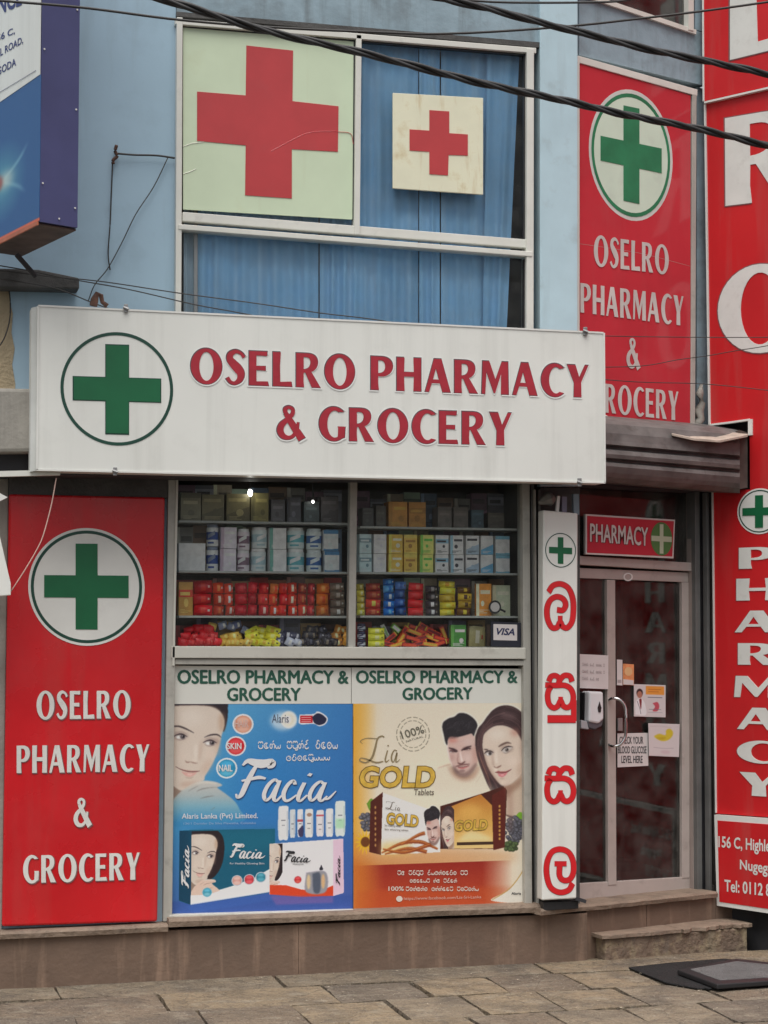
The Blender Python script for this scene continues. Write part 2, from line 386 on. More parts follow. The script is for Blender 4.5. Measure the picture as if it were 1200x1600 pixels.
# ------------------------------------------------------------------ flat print (posters), painted into generated textures
class Canvas:
    """picture of a poster; x, y are counted in the poster's own print units from (x0, y0)"""
    def __init__(s, x0, y0, x1, y1, k=2.0, base=(255, 255, 255)):
        s.x0, s.y0, s.k = x0, y0, k; s.W, s.H = int((x1-x0)*k), int((y1-y0)*k)
        s.a = np.zeros((s.H, s.W, 3), np.float32)+np.array(base, np.float32)
        s.yy, s.xx = np.mgrid[0:s.H, 0:s.W].astype(np.float32); s.X = s.xx/k+x0; s.Y = s.yy/k+y0
        s.M = None
    def tf(s, pts):
        if s.M is None: return pts
        ox, oy, sx, sy, rot, (cx, cy) = s.M; c, n = math.cos(rot), math.sin(rot)
        return [(ox+((x-cx)*c-(y-cy)*n)*sx, oy+((x-cx)*n+(y-cy)*c)*sy) for x, y in pts]
    def blur(s, m, r):
        r = r*s.k*(abs(s.M[2]) if s.M else 1)
        if r < .6: return m
        n = int(math.ceil(r*2)); w = np.exp(-.5*(np.arange(-n, n+1)/r)**2); w /= w.sum()
        for ax in (0, 1):
            p = np.pad(m, [(n, n) if i == ax else (0, 0) for i in (0, 1)], 'edge'); o = np.zeros_like(m)
            for i, q in enumerate(w): o += q*(p[i:i+m.shape[0], :] if ax == 0 else p[:, i:i+m.shape[1]])
            m = o
        return m
    def mask(s, pts, blur=.3):
        pts = s.tf(pts); P = [((x-s.x0)*s.k, (y-s.y0)*s.k) for x, y in pts]
        pad = int(blur*s.k*3)+3
        xa, xb = max(0, int(min(p[0] for p in P))-pad), min(s.W, int(max(p[0] for p in P))+pad)
        ya, yb = max(0, int(min(p[1] for p in P))-pad), min(s.H, int(max(p[1] for p in P))+pad)
        if xa >= xb or ya >= yb: return None
        xx, yy = s.xx[ya:yb, xa:xb]+.5, s.yy[ya:yb, xa:xb]+.5; m = np.zeros(xx.shape, bool)
        for i in range(len(P)):
            (x1, y1), (x2, y2) = P[i], P[(i+1) % len(P)]
            if y1 == y2: continue
            c = (yy > min(y1, y2)) & (yy <= max(y1, y2)); m ^= c & (xx < x1+(yy-y1)*(x2-x1)/(y2-y1))
        return (ya, yb, xa, xb), s.blur(m.astype(np.float32), max(blur, .32/s.k*1.6))
    def fill(s, pts, c, a=1.0, blur=.3, smooth=True, clip=None):
        if smooth: pts = [tuple(p) for p in cr(list(pts)+[pts[0]], 6)]
        r = s.mask(pts, blur)
        if r is None: return
        (ya, yb, xa, xb), m = r; m = (m*a)[..., None]
        if clip is not None: m = m*clip[ya:yb, xa:xb, None]
        if callable(c): c = c(s.X[ya:yb, xa:xb], s.Y[ya:yb, xa:xb])
        s.a[ya:yb, xa:xb] = s.a[ya:yb, xa:xb]*(1-m)+np.array(c, np.float32)*m
    def rect(s, x0, y0, x1, y1, c, a=1, blur=.2): s.fill([(x0, y0), (x1, y0), (x1, y1), (x0, y1)], c, a, blur, False)
    def ell(s, cx, cy, rx, ry, c, a=1, blur=.3, rot=0, **k):
        s.fill([(cx+rx*math.cos(t)*math.cos(rot)-ry*math.sin(t)*math.sin(rot), cy+rx*math.cos(t)*math.sin(rot)+ry*math.sin(t)*math.cos(rot))
                for t in np.linspace(0, 2*math.pi, 24)[:-1]], c, a, blur, False, **k)
    def line(s, pts, w, c, a=1, blur=.2, clip=None):
        _, L, Rr = strip(pts, w, 5); s.fill(L+Rr[::-1], c, a, blur, False, clip=clip)
    def full(s, pts):
        m = np.zeros((s.H, s.W), np.float32); r = s.mask([tuple(p) for p in cr(list(pts)+[pts[0]], 6)], .4)
        if r: (ya, yb, xa, xb), q = r; m[ya:yb, xa:xb] = q
        return m
    def material(s, name, rough=.35, gain=1.12):
        im = bpy.data.images.new(name, s.W, s.H, float_buffer=True); c = np.clip(s.a/255, 0, 1)
        l = np.where(c <= .04045, c/12.92, ((c+.055)/1.055)**2.4)*gain
        px = np.ones((s.H, s.W, 4), np.float32); px[..., :3] = np.minimum(l, .85)[::-1]
        im.colorspace_settings.name = 'Linear Rec.709'; im.pixels.foreach_set(px.ravel()); im.update()
        m = bpy.data.materials.new(name); m.use_nodes = True; N = m.node_tree.nodes; b = N['Principled BSDF']
        t = N.new('ShaderNodeTexImage'); t.image = im; m.node_tree.links.new(t.outputs[0], b.inputs['Base Color'])
        b.inputs['Roughness'].default_value = rough; return m
def pic(name, q, m, parent, d=0.0, t=.002):
    v = [q.p(0, 0, d), q.p(1, 0, d), q.p(1, 1, d), q.p(0, 1, d)]
    v += [x-q.n*t for x in v]
    return obj(name, v, [(0, 1, 2, 3), (0, 4, 5, 1), (1, 5, 6, 2), (2, 6, 7, 3), (3, 7, 4, 0)], m, parent, uvs=[(0, 0), (1, 0), (1, 1), (0, 1)]*2)

def eye(c, x, y, w, rot=0.0, iris=(70, 55, 45), look=0.0):
    k = w/20
    def r(p): return [(x+(a*math.cos(rot)-b*math.sin(rot))*k, y+(a*math.sin(rot)+b*math.cos(rot))*k) for a, b in p]
    c.fill(r([(-12, 1), (-6, -6), (2, -7.5), (9, -5), (12, 0), (5, 5), (-5, 5)]), (120, 80, 66), .32, 2.2*k)
    al = r([(-10, 1.5), (-5, -3.2), (1, -4.6), (7, -2.8), (10.5, .8), (5, 3.6), (-3, 4)])
    c.fill(al, (208, 198, 192), .95, .7*k)
    c.ell(*r([(look, -.6)])[0], 4.0*k, 3.8*k, iris, .95, .7*k); c.ell(*r([(look, -.6)])[0], 2*k, 2*k, (18, 14, 14), 1, .3*k)
    c.ell(*r([(look-1.4, -2)])[0], .8*k, .8*k, (240, 240, 240), .6, .4*k)
    c.line(r([(-10.5, 2), (-5, -3.4), (1, -5), (7, -3.2), (11.5, 0)]), [.8*k, 1.6*k, 1.9*k, 1.8*k, .8*k], (52, 38, 36), .85, .7*k)
    c.line(r([(-8, 3), (0, 4.6), (8, 3)]), .9*k, (110, 75, 65), .5, .4*k)
    c.line(r([(-8, -6.5), (0, -9), (8, -7)]), 1*k, (150, 105, 88), .5, .6*k)

def big_face(c, M=(265, 1098, .12, .12, 0, (0, 0)), k=0):
    """woman looking to her left, drawn in fine units of an eighth"""
    c.M = M
    c.fill([(-80, -80), (300, -60), (560, -40), (720, -40), (735, 60), (730, 200), (700, 330), (672, 360), (640, 200), (500, 60), (-80, 60)], (46, 38, 44), 1, 6)
    if k: c.fill([(200, -60), (600, -80), (800, 40), (870, 260), (850, 560), (760, 800), (600, 980), (430, 1000), (600, 400)], (44, 34, 38), 1, 6)
    c.fill([(-80, 1000), (60, 1060), (160, 1140), (110, 1200), (0, 1330), (-80, 1330)], (150, 128, 114), 1, 14)
    c.fill([(-80, 30), (120, 14), (400, 12), (560, 40), (640, 100), (685, 190), (692, 270), (678, 340), (655, 420), (640, 500), (620, 580), (590, 680), (540, 790), (490, 880), (445, 955), (430, 1010), (330, 1062), (240, 1112), (170, 1142), (120, 1132), (60, 1092), (0, 1030), (-80, 900)], (214, 200, 186), 1, 7)
    c.ell(660, 240, 40, 130, (180, 142, 112), .55, 26); c.ell(610, 560, 30, 140, (196, 164, 142), .5, 26); c.ell(470, 830, 60, 120, (198, 166, 146), .4, 34, .6)
    c.ell(260, 180, 170, 110, (224, 214, 202), .6, 50); c.ell(130, 680, 110, 80, (222, 206, 192), .6, 40); c.ell(500, 660, 60, 60, (222, 202, 186), .5, 30)
    c.ell(20, 600, 40, 300, (190, 170, 152), .4, 36); c.ell(250, 1060, 130, 40, (186, 150, 130), .45, 24)
    c.line([(-20, 20), (200, 8), (500, 20), (640, 80)], [20, 14, 20, 26], (96, 76, 70), .6, 8)
    for x, y, s_ in ((125, 415, 1.0), (535, 495, .95)): c.ell(x, y, 105*s_, 52, (140, 116, 112), .42, 22)
    c.line([(20, 292), (100, 290), (190, 322), (300, 380)], [14, 22, 22, 8], (72, 60, 62), .92, 5)
    c.line([(430, 440), (515, 408), (600, 405), (652, 442)], [6, 20, 20, 8], (62, 52, 56), .92, 5)
    for ox, oy in ((0, 0), (378, 84)):
        c.fill([(ox+48, oy+425), (ox+85, oy+400), (ox+140, oy+396), (ox+200, oy+425), (ox+170, oy+458), (ox+110, oy+466)], (196, 186, 180), .95, 5)
        c.ell(ox+100, oy+436, 26, 20, (232, 230, 226), .95, 6); c.ell(ox+155, oy+430, 33, 32, (96, 86, 90), .95, 6); c.ell(ox+164, oy+428, 16, 17, (34, 28, 32), .95, 4); c.ell(ox+150, oy+418, 6, 6, (240, 240, 240), .8, 3)
        c.line([(ox+36, oy+428), (ox+82, oy+402), (ox+145, oy+394), (ox+214, oy+430)], [8, 15, 20, 8], (58, 46, 52), .92, 5); c.line([(ox+60, oy+452), (ox+120, oy+472), (ox+190, oy+455)], [5, 8, 7], (132, 106, 102), .7, 6)
        c.line([(ox+50, oy+385), (ox+130, oy+362), (ox+210, oy+395)], [5, 8, 5], (150, 124, 116), .6, 7)
    c.line([(405, 470), (385, 600), (368, 740)], [20, 44, 30], (188, 160, 142), .45, 18); c.ell(325, 640, 20, 120, (230, 220, 208), .75, 16); c.ell(305, 745, 36, 24, (226, 212, 198), .6, 12)
    c.line([(188, 742), (215, 768), (258, 762), (300, 776), (355, 782)], [6, 18, 10, 16, 6], (142, 106, 94), .75, 6)
    c.fill([(120, 848), (200, 868), (255, 876), (300, 880), (375, 884), (320, 902), (240, 900), (170, 882)], (186, 138, 130), .95, 5)
    c.fill([(140, 884), (240, 905), (335, 902), (305, 938), (245, 958), (185, 936)], (216, 168, 158), .95, 6); c.ell(250, 928, 34, 9, (236, 206, 198), .8, 6)
    c.line([(68, 822), (140, 862), (230, 888), (310, 893), (378, 882)], [8, 9, 9, 9, 5], (104, 70, 68), .88, 4); c.line([(190, 962), (250, 976), (300, 960)], [6, 12, 6], (160, 126, 112), .6, 8)
    c.M = None
def hand(c, M=(265, 1098, .12, .12, 0, (0, 0)), k=0):
    c.M = M
    def tint(X, Y):
        y = (Y-M[1])/M[3]; return np.stack([np.interp(y, [1050, 1200, 1350, 1560], [206, 178, 130, 60]), np.interp(y, [1050, 1200, 1350, 1560], [198, 186, 176, 140]), np.interp(y, [1050, 1200, 1350, 1560], [188, 184, 192, 190])], -1)
    if k: c.fill([(0, 1330), (100, 1180), (230, 1080), (330, 1030), (600, 1028), (660, 1085), (560, 1120), (700, 1230), (1000, 1480), (1500, 1760), (0, 1760)], (220, 194, 178), 1, 8)
    else: c.fill([(60, 1230), (140, 1150), (230, 1082), (320, 1034), (430, 1012), (560, 1025), (652, 1058), (664, 1082), (605, 1104), (640, 1135), (740, 1210), (830, 1290), (895, 1400), (920, 1560), (0, 1600), (0, 1330)], tint, .93, 7)
    for a, w in (([(335, 1155), (400, 1125), (500, 1107), (620, 1100)], [4, 13, 8, 3]), ([(385, 1248), (470, 1226), (565, 1214)], [4, 13, 4]), ([(525, 1402), (575, 1366)], [4, 7]), ([(230, 1150), (300, 1110), (360, 1080)], [3, 8, 3])): c.line(a, w, (112, 106, 104) if not k else (160, 120, 104), .7, 6)
    c.line([(330, 1050), (440, 1032), (600, 1050)], [10, 24, 12], (226, 222, 212), .6, 9)
    c.M = None
def small_woman(c, M):
    big_face(c, M, 1); hand(c, M, 1)
def badge(c, x, y, r, c1, c2, rim=(220, 225, 228)):
    c.ell(x, y, r, r, rim, 1, .3); c.ell(x, y, r*.84, r*.84, c1, 1, .3); c.ell(x, y+r*.42, r*.62, r*.34, c2, .7, r*.12); c.ell(x, y-r*.4, r*.6, r*.3, tuple(min(255, q+70) for q in c1), .6, r*.12)

def poster_blue():
    c = Canvas(265, 1098, 551, 1432)
    t = np.clip((c.Y-1098)/334, 0, 1); g = np.clip((c.X-265)/286, 0, 1)
    def ip(t, a, b, d): return np.stack([np.interp(t, [0, .5, 1], [a[i], b[i], d[i]]) for i in range(3)], -1)
    L = ip(t, (110, 192, 222), (66, 156, 202), (62, 104, 168)); Rr = ip(t, (58, 122, 186), (50, 108, 176), (72, 90, 160)); c.a = L*(1-g[..., None]**.7)+Rr*g[..., None]**.7
    c.ell(420, 1235, 60, 70, (40, 120, 190), .5, 30)
    big_face(c); hand(c)
    badge(c, 377, 1130, 16.5, (206, 140, 116), (236, 190, 170)); badge(c, 366, 1165, 16, (196, 36, 44), (235, 110, 110)); badge(c, 352, 1200, 16.5, (36, 136, 180), (120, 205, 230))
    c.ell(440, 1125, 20, 15, (215, 228, 236), .75, 3.5); c.ell(449, 1123, 13, 14, (240, 238, 226), .9, 1.2); c.ell(449, 1123, 9, 10, (206, 190, 150), .35, 2); c.ell(447, 1123, 6, 7, (244, 240, 230), .9, 1)
    c.fill([(466, 1115), (488, 1114), (494, 1110), (503, 1113), (511, 1121), (508, 1130), (498, 1134), (488, 1130), (466, 1130)], (222, 222, 228), 1, .5)
    c.rect(467, 1116.5, 487, 1128.5, (196, 40, 52)); c.fill([(486, 1119), (494, 1113), (502, 1115), (509, 1122), (506, 1129), (497, 1132), (489, 1128)], (38, 40, 66), 1, .4)
    for y in (1119.5, 1123, 1126): c.line([(469, y), (484, y)], .8, (235, 190, 190), .8)
    # bottom reflective shelf
    c.rect(265, 1408, 551, 1432, (54, 84, 158), .7, 2)
    # teal box
    c.fill([(280, 1298), (300, 1297), (428, 1298), (428, 1400), (298, 1415), (280, 1408)], (22, 92, 118), 1, .3, False)
    c.fill([(280, 1298), (299, 1299), (298, 1415), (280, 1407)], (16, 66, 92), 1, .3, False)
    c.fill([(299, 1298), (428, 1298), (428, 1330), (299, 1345)], (30, 112, 136), .5, 6, False)
    c.fill([(298, 1415), (298, 1399), (330, 1396), (360, 1388), (395, 1376), (420, 1362), (428, 1362), (428, 1398)], (226, 228, 232), 1, .4, False)
    clip_box = c.a.copy()
    small_woman(c, (297, 1303, .060, .071, 0, (0, 0)))
    # keep the portrait inside the box face
    c.a[:, :int((298.6-265)*2)] = clip_box[:, :int((298.6-265)*2)]; c.a[:int((1299-1098)*2)] = clip_box[:int((1299-1098)*2)]; c.a[int((1400-1098)*2):] = clip_box[int((1400-1098)*2):]; c.a[:, int((409-265)*2):] = clip_box[:, int((409-265)*2):]
    c.fill([(298, 1415), (298, 1402), (330, 1398), (365, 1388), (395, 1376), (428, 1398)], (228, 230, 234), .95, .5, False)
    c.fill([(290, 1416), (428, 1399), (428, 1412), (300, 1428)], (60, 96, 170), .9, 1.2, False)
    badge(c, 323, 1396, 7.5, (60, 150, 176), (150, 210, 222), (120, 180, 200))
    for x, y, q in ((369, 1379, (206, 150, 140)), (388, 1378, (186, 52, 62)), (406, 1375, (50, 130, 150))): badge(c, x, y, 8.6, q, tuple(min(255, z+60) for z in q), (190, 196, 204))
    # bottles in a row
    for x0, x1, y0, y1, q in ((432, 450, 1262, 1316, (224, 226, 226)), (450, 461, 1268, 1313, (208, 214, 216)), (462, 473, 1268, 1312, (226, 224, 228)), (474, 489, 1268, 1313, (228, 226, 222)),
                             (492, 506, 1270, 1312, (228, 222, 224)), (507, 521, 1268, 1313, (226, 228, 228)), (522, 540, 1256, 1312, (218, 232, 222))):
        w = x1-x0
        c.fill([(x0+w*.15, y0), (x1-w*.15, y0), (x1-1, y0+9), (x1-1.5, y1-3), (x0+w*.5, y1), (x0+1.5, y1-3), (x0+1, y0+9)], q, 1, .4)
        c.line([(x1-2.4, y0+8), (x1-2.4, y1-5)], 2, (150, 160, 176), .5, .8); c.line([(x0+2, y0+6), (x0+2, y1-5)], 1.4, (170, 180, 194), .5, .6)
        c.rect(x0+w*.3, y0+22, x1-w*.3, y0+24, (90, 90, 100), .6); c.rect(x0+w*.35, y0+30, x1-w*.35, y0+32, (120, 120, 130), .5)
    c.rect(463, 1284, 472, 1288, (170, 50, 60), .8); c.fill([(464, 1302), (472, 1294), (472, 1311), (466, 1311)], (50, 44, 80), .9, .4); c.rect(493, 1277, 505, 1280, (190, 70, 80), .8)
    c.ell(482, 1277, 4, 3, (150, 110, 90), .8, .5); c.rect(524, 1285, 538, 1300, (150, 210, 160), .6, 1.5)
    # white box
    c.fill([(420, 1322), (534, 1317), (536, 1405), (520, 1409), (420, 1402)], (232, 226, 232), 1, .3, False)
    c.fill([(520, 1319), (536, 1317), (537, 1404), (520, 1409)], (226, 196, 214), 1, .3, False)
    keep = c.a.copy(); small_woman(c, (411, 1320, .038, .060, 0, (0, 0)))
    L_ = int((419.5-265)*2); R2 = int((440-265)*2); c.a[:, :L_] = keep[:, :L_]; c.a[:, R2:] = keep[:, R2:]; c.a[:int((1322-1098)*2)] = keep[:int((1322-1098)*2)]; c.a[int((1403-1098)*2):] = keep[int((1403-1098)*2):]
    c.fill([(420, 1388), (445, 1389), (470, 1397), (500, 1400), (520, 1392), (520, 1409), (470, 1409), (420, 1403)], (214, 70, 38), 1, .4, False)
    c.fill([(420, 1405), (520, 1410), (520, 1420), (430, 1420)], (120, 96, 160), .7, 1.5, False)
    c.fill([(477, 1370), (508, 1370), (508, 1402), (477, 1401)], (150, 150, 158), 1, .8); c.fill([(487, 1372), (499, 1372), (499, 1401), (489, 1401)], (84, 92, 108), 1, 1)
    c.ell(481, 1385, 3, 12, (222, 196, 150), .9, 1); c.ell(504, 1385, 3, 12, (222, 180, 130), .9, 1)
    badge(c, 464, 1381, 6.5, (196, 44, 50), (230, 120, 100), (210, 190, 190)); c.fill([(501, 1358), (504, 1366), (498, 1366)], (50, 50, 60))
    grain(c, 2.2); return c.material('blue_poster_print')

def man_face(c, M=(680, 1098, 1/8.45, 1/8.45, 0, (0, 0)), body=1):
    c.M = M; HR = [(82, 300), (100, 250), (170, 202), (240, 182), (310, 132), (400, 140), (470, 180), (520, 228), (550, 290), (545, 345), (522, 405), (500, 445), (470, 412), (420, 424), (350, 444), (270, 458), (190, 452), (158, 490), (146, 565), (120, 520), (100, 420), (84, 350)]
    if body:
        c.fill([(-20, 900), (110, 842), (210, 815), (300, 960), (420, 990), (540, 860), (620, 800), (700, 1190), (300, 1260), (-40, 1180)], (222, 212, 192), .75, 26)
        c.line([(170, 850), (255, 965), (380, 1015), (490, 975), (570, 850)], [40, 70, 80, 70, 40], (170, 120, 98), .6, 24); c.line([(20, 876), (120, 842), (205, 820)], [5, 12, 8], (176, 126, 104), .6, 8); c.line([(520, 1080), (570, 1020), (600, 950)], [4, 8, 4], (190, 160, 140), .5, 8)
    c.line(HR+[HR[0]], 34, (234, 232, 222), .7, 9)
    c.fill([(150, 470), (180, 440), (300, 440), (440, 400), (500, 430), (522, 520), (548, 640), (552, 790), (505, 900), (432, 974), (362, 992), (290, 962), (232, 882), (190, 800), (164, 700), (148, 600)], (208, 178, 168), 1, 7)
    c.ell(215, 500, 70, 34, (196, 116, 104), .6, 22); c.ell(430, 520, 70, 60, (214, 190, 182), .6, 26); c.ell(520, 700, 40, 120, (186, 136, 122), .55, 26); c.ell(420, 740, 60, 60, (222, 198, 190), .6, 26)
    c.line([(152, 480), (150, 620), (176, 740), (215, 850)], [10, 16, 16, 8], (232, 222, 216), .75, 7); c.ell(210, 730, 26, 50, (180, 132, 126), .45, 16)
    c.line([(215, 850), (270, 935), (365, 975), (450, 935), (535, 820)], [26, 60, 70, 66, 36], (96, 70, 66), .55, 15); c.line([(250, 850), (255, 900), (300, 940)], [14, 26, 30], (90, 64, 62), .4, 12)
    c.ell(225, 640, 52, 26, (96, 62, 66), .65, 11); c.ell(410, 615, 60, 24, (104, 70, 70), .6, 11)
    c.line([(168, 602), (230, 624), (285, 652)], [14, 26, 18], (62, 42, 46), .9, 6); c.line([(335, 640), (400, 604), (468, 580)], [18, 26, 14], (64, 44, 46), .9, 6)
    c.line([(180, 650), (225, 646), (272, 660)], 11, (44, 30, 34), .85, 4); c.line([(370, 632), (410, 618), (460, 612)], 11, (44, 30, 34), .85, 4); c.ell(195, 658, 8, 6, (226, 216, 214), .9, 3); c.ell(430, 626, 9, 4, (206, 190, 186), .8, 3)
    c.line([(292, 670), (284, 760), (292, 812)], [10, 18, 14], (158, 112, 106), .6, 8); c.line([(318, 660), (332, 740), (345, 790)], [16, 26, 26], (238, 218, 212), .85, 8)
    c.line([(284, 806), (335, 822), (384, 788)], [12, 24, 14], (92, 58, 56), .85, 6)
    c.line([(258, 856), (325, 836), (445, 826)], [14, 22, 12], (112, 72, 70), .8, 6); c.line([(290, 872), (352, 878), (432, 852)], [10, 26, 8], (190, 116, 114), .92, 5); c.line([(285, 862), (350, 862), (438, 846)], 7, (84, 46, 48), .85, 3); c.ell(345, 914, 38, 16, (108, 78, 76), .6, 9)
    c.fill(HR, (46, 42, 46), 1, 6); c.fill([(158, 480), (180, 446), (300, 452), (250, 475)], (70, 50, 50), .5, 10)
    r = random.Random(5)
    for i in range(70):
        x, y = r.uniform(120, 470), r.uniform(270, 400); c.line([(x, y), (x+r.uniform(8, 26), y-r.uniform(16, 40)), (x+r.uniform(30, 60), y-r.uniform(10, 46))], r.uniform(3, 7), r.choice(((92, 86, 92), (26, 24, 28), (72, 68, 74))), .35, 3)
    c.M = None
def lady_face(c, M=(680, 1098, 1/8.45, 1/8.45, 0, (0, 0)), body=1):
    c.M = M; r = random.Random(6)
    HR = [(522, 440), (560, 340), (620, 270), (690, 170), (770, 85), (860, 40), (960, 30), (1060, 60), (1140, 120), (1200, 190), (1260, 320), (1260, 1500), (870, 1500), (800, 1300), (735, 1210), (680, 1100), (620, 950), (575, 830), (540, 700), (520, 560)]
    if body: c.line(HR[:11], 34, (234, 232, 222), .7, 9)
    c.fill(HR, (66, 48, 50), 1, 6)
    c.fill([(905, 1110), (1040, 1060), (1180, 940), (1260, 900), (1260, 1500), (885, 1500), (888, 1300)], (204, 184, 164), 1, 10); c.fill([(905, 1120), (1040, 1080), (1150, 990), (1130, 1120), (1000, 1230), (905, 1300)], (140, 102, 82), .6, 26)
    c.fill([(622, 640), (614, 560), (630, 440), (680, 378), (760, 322), (850, 302), (960, 322), (1060, 380), (1120, 460), (1165, 560), (1190, 700), (1185, 850), (1140, 980), (1040, 1072), (960, 1122), (900, 1128), (850, 1102), (790, 1032), (740, 960), (690, 870), (655, 770)], (216, 198, 182), 1, 7)
    c.ell(820, 430, 120, 80, (226, 214, 200), .8, 40); c.ell(1060, 400, 60, 50, (186, 124, 108), .6, 30); c.ell(1160, 600, 26, 160, (160, 128, 112), .5, 24); c.ell(1130, 900, 50, 120, (196, 164, 142), .5, 34); c.ell(1030, 800, 80, 60, (228, 210, 196), .7, 34); c.ell(900, 1085, 50, 24, (230, 212, 196), .6, 16)
    c.line([(632, 700), (690, 850), (760, 975), (840, 1080)], [16, 34, 34, 20], (176, 140, 122), .55, 16)
    c.line([(745, 700), (755, 790), (765, 860)], [10, 24, 26], (176, 144, 128), .6, 13); c.line([(800, 640), (802, 760), (812, 820)], [20, 34, 40], (232, 218, 206), .8, 14)
    c.line([(770, 862), (800, 880), (840, 866), (872, 846)], [10, 12, 18, 8], (118, 78, 68), .85, 6); c.ell(792, 902, 22, 20, (234, 218, 204), .7, 9)
    c.ell(705, 672, 62, 34, (120, 92, 88), .5, 14); c.ell(945, 625, 88, 42, (130, 106, 98), .5, 18)
    c.line([(636, 626), (690, 634)], [14, 18], (70, 54, 54), .85, 6); c.line([(832, 594), (885, 564), (950, 540), (1006, 552)], [16, 27, 25, 8], (104, 82, 74), .95, 6)
    c.fill([(650, 690), (675, 662), (715, 655), (752, 672), (742, 702), (700, 716), (670, 708)], (190, 180, 174), .95, 5); c.ell(688, 694, 18, 15, (226, 222, 220), .9, 5); c.ell(718, 684, 22, 23, (66, 56, 56), .95, 5)
    c.line([(640, 686), (672, 658), (716, 650), (762, 672)], [8, 15, 17, 7], (44, 34, 38), .95, 5)
    c.fill([(880, 648), (915, 610), (968, 596), (1015, 604), (985, 644), (940, 676), (905, 674)], (200, 192, 186), .95, 5); c.ell(946, 637, 27, 28, (112, 100, 94), .95, 5); c.ell(946, 634, 13, 14, (34, 28, 30), .95, 4); c.ell(936, 626, 6, 6, (240, 240, 240), .9, 3)
    c.line([(872, 650), (912, 608), (966, 592), (1028, 600)], [7, 14, 15, 5], (46, 36, 40), .95, 4); c.line([(895, 672), (940, 684), (990, 650)], [5, 8, 5], (120, 96, 92), .7, 6); c.line([(880, 606), (935, 575), (1005, 578)], [5, 8, 5], (160, 132, 120), .6, 7)
    c.fill([(788, 942), (830, 922), (868, 930), (930, 928), (1004, 902), (945, 948), (880, 958), (825, 954)], (158, 88, 88), .95, 5); c.fill([(815, 957), (880, 958), (950, 946), (925, 985), (882, 1008), (840, 994)], (208, 124, 130), .95, 6); c.ell(885, 980, 22, 8, (236, 186, 186), .8, 5)
    c.line([(782, 940), (830, 950), (885, 950), (950, 938), (1010, 900)], [5, 8, 8, 8, 5], (96, 46, 50), .9, 3); c.ell(880, 1026, 36, 9, (176, 140, 124), .55, 9)
    A1 = [(940, 40), (760, 110), (640, 270), (560, 450), (540, 640), (580, 820), (640, 980), (720, 1160), (820, 1330)]; B1 = [(900, 290), (760, 320), (660, 380), (622, 460), (612, 620), (640, 760), (720, 940), (830, 1100), (890, 1300)]
    A2 = [(930, 36), (1040, 60), (1160, 150), (1240, 300), (1250, 520)]; B2 = [(880, 290), (980, 310), (1080, 380), (1150, 500), (1190, 640)]
    def lerp(A, B, t): return [(a[0]*(1-t)+b_[0]*t, a[1]*(1-t)+b_[1]*t) for a, b_ in zip(A, B)]
    for i in range(110):
        t = r.random(); A, B = (A1, B1) if i % 3 else (A2, B2); q = lerp(A, B, t); s0 = r.randint(0, 2); c.line(q[s0:s0+r.randint(3, 7)] if len(q[s0:]) > 2 else q, r.uniform(3, 10), r.choice(((104, 78, 78), (128, 98, 96), (42, 30, 34), (88, 62, 62), (36, 26, 30))), r.uniform(.15, .5), 3)
    c.ell(960, 170, 110, 40, (134, 108, 108), .45, 24, .3); c.line([(548, 640), (610, 800), (672, 960), (735, 1130)], [6, 16, 20, 10], (176, 122, 104), .55, 8); c.line([(700, 1000), (760, 1130), (800, 1250)], [6, 26, 16], (40, 30, 34), .6, 12)
    c.M = None
def hairfill(c, A, B, n, cols, w=.7, a=.5, seed=1):
    r = random.Random(seed); A = cr(A, 5); B = cr(B, 5); m = min(len(A), len(B))
    for i in range(n):
        t = r.random(); s0, s1 = r.randint(0, m//3), r.randint(2*m//3, m)-1; wv = r.uniform(-.05, .05)
        pts = [(A[k][0]*(1-t-wv*math.sin(k*.4))+B[k][0]*(t+wv*math.sin(k*.4)), A[k][1]*(1-t)+B[k][1]*t) for k in range(s0, s1+1, 4)]
        if len(pts) > 2: c.line(pts, w*r.uniform(.6, 1.5), cols[r.randrange(len(cols))], a*r.uniform(.4, 1), .25)
def grain(c, s=3.0, seed=5):
    r = np.random.default_rng(seed); n = r.normal(0, 1, c.a.shape[:2]); n = (n+np.roll(n, 1, 0)+np.roll(n, 1, 1))/1.7; c.a += (n*s)[..., None]
def strands(c, rows, col, a=.35):
    for r in rows: c.line(r, [.6, 1.6, 1.6, .6][:len(r)], col, a, .7)
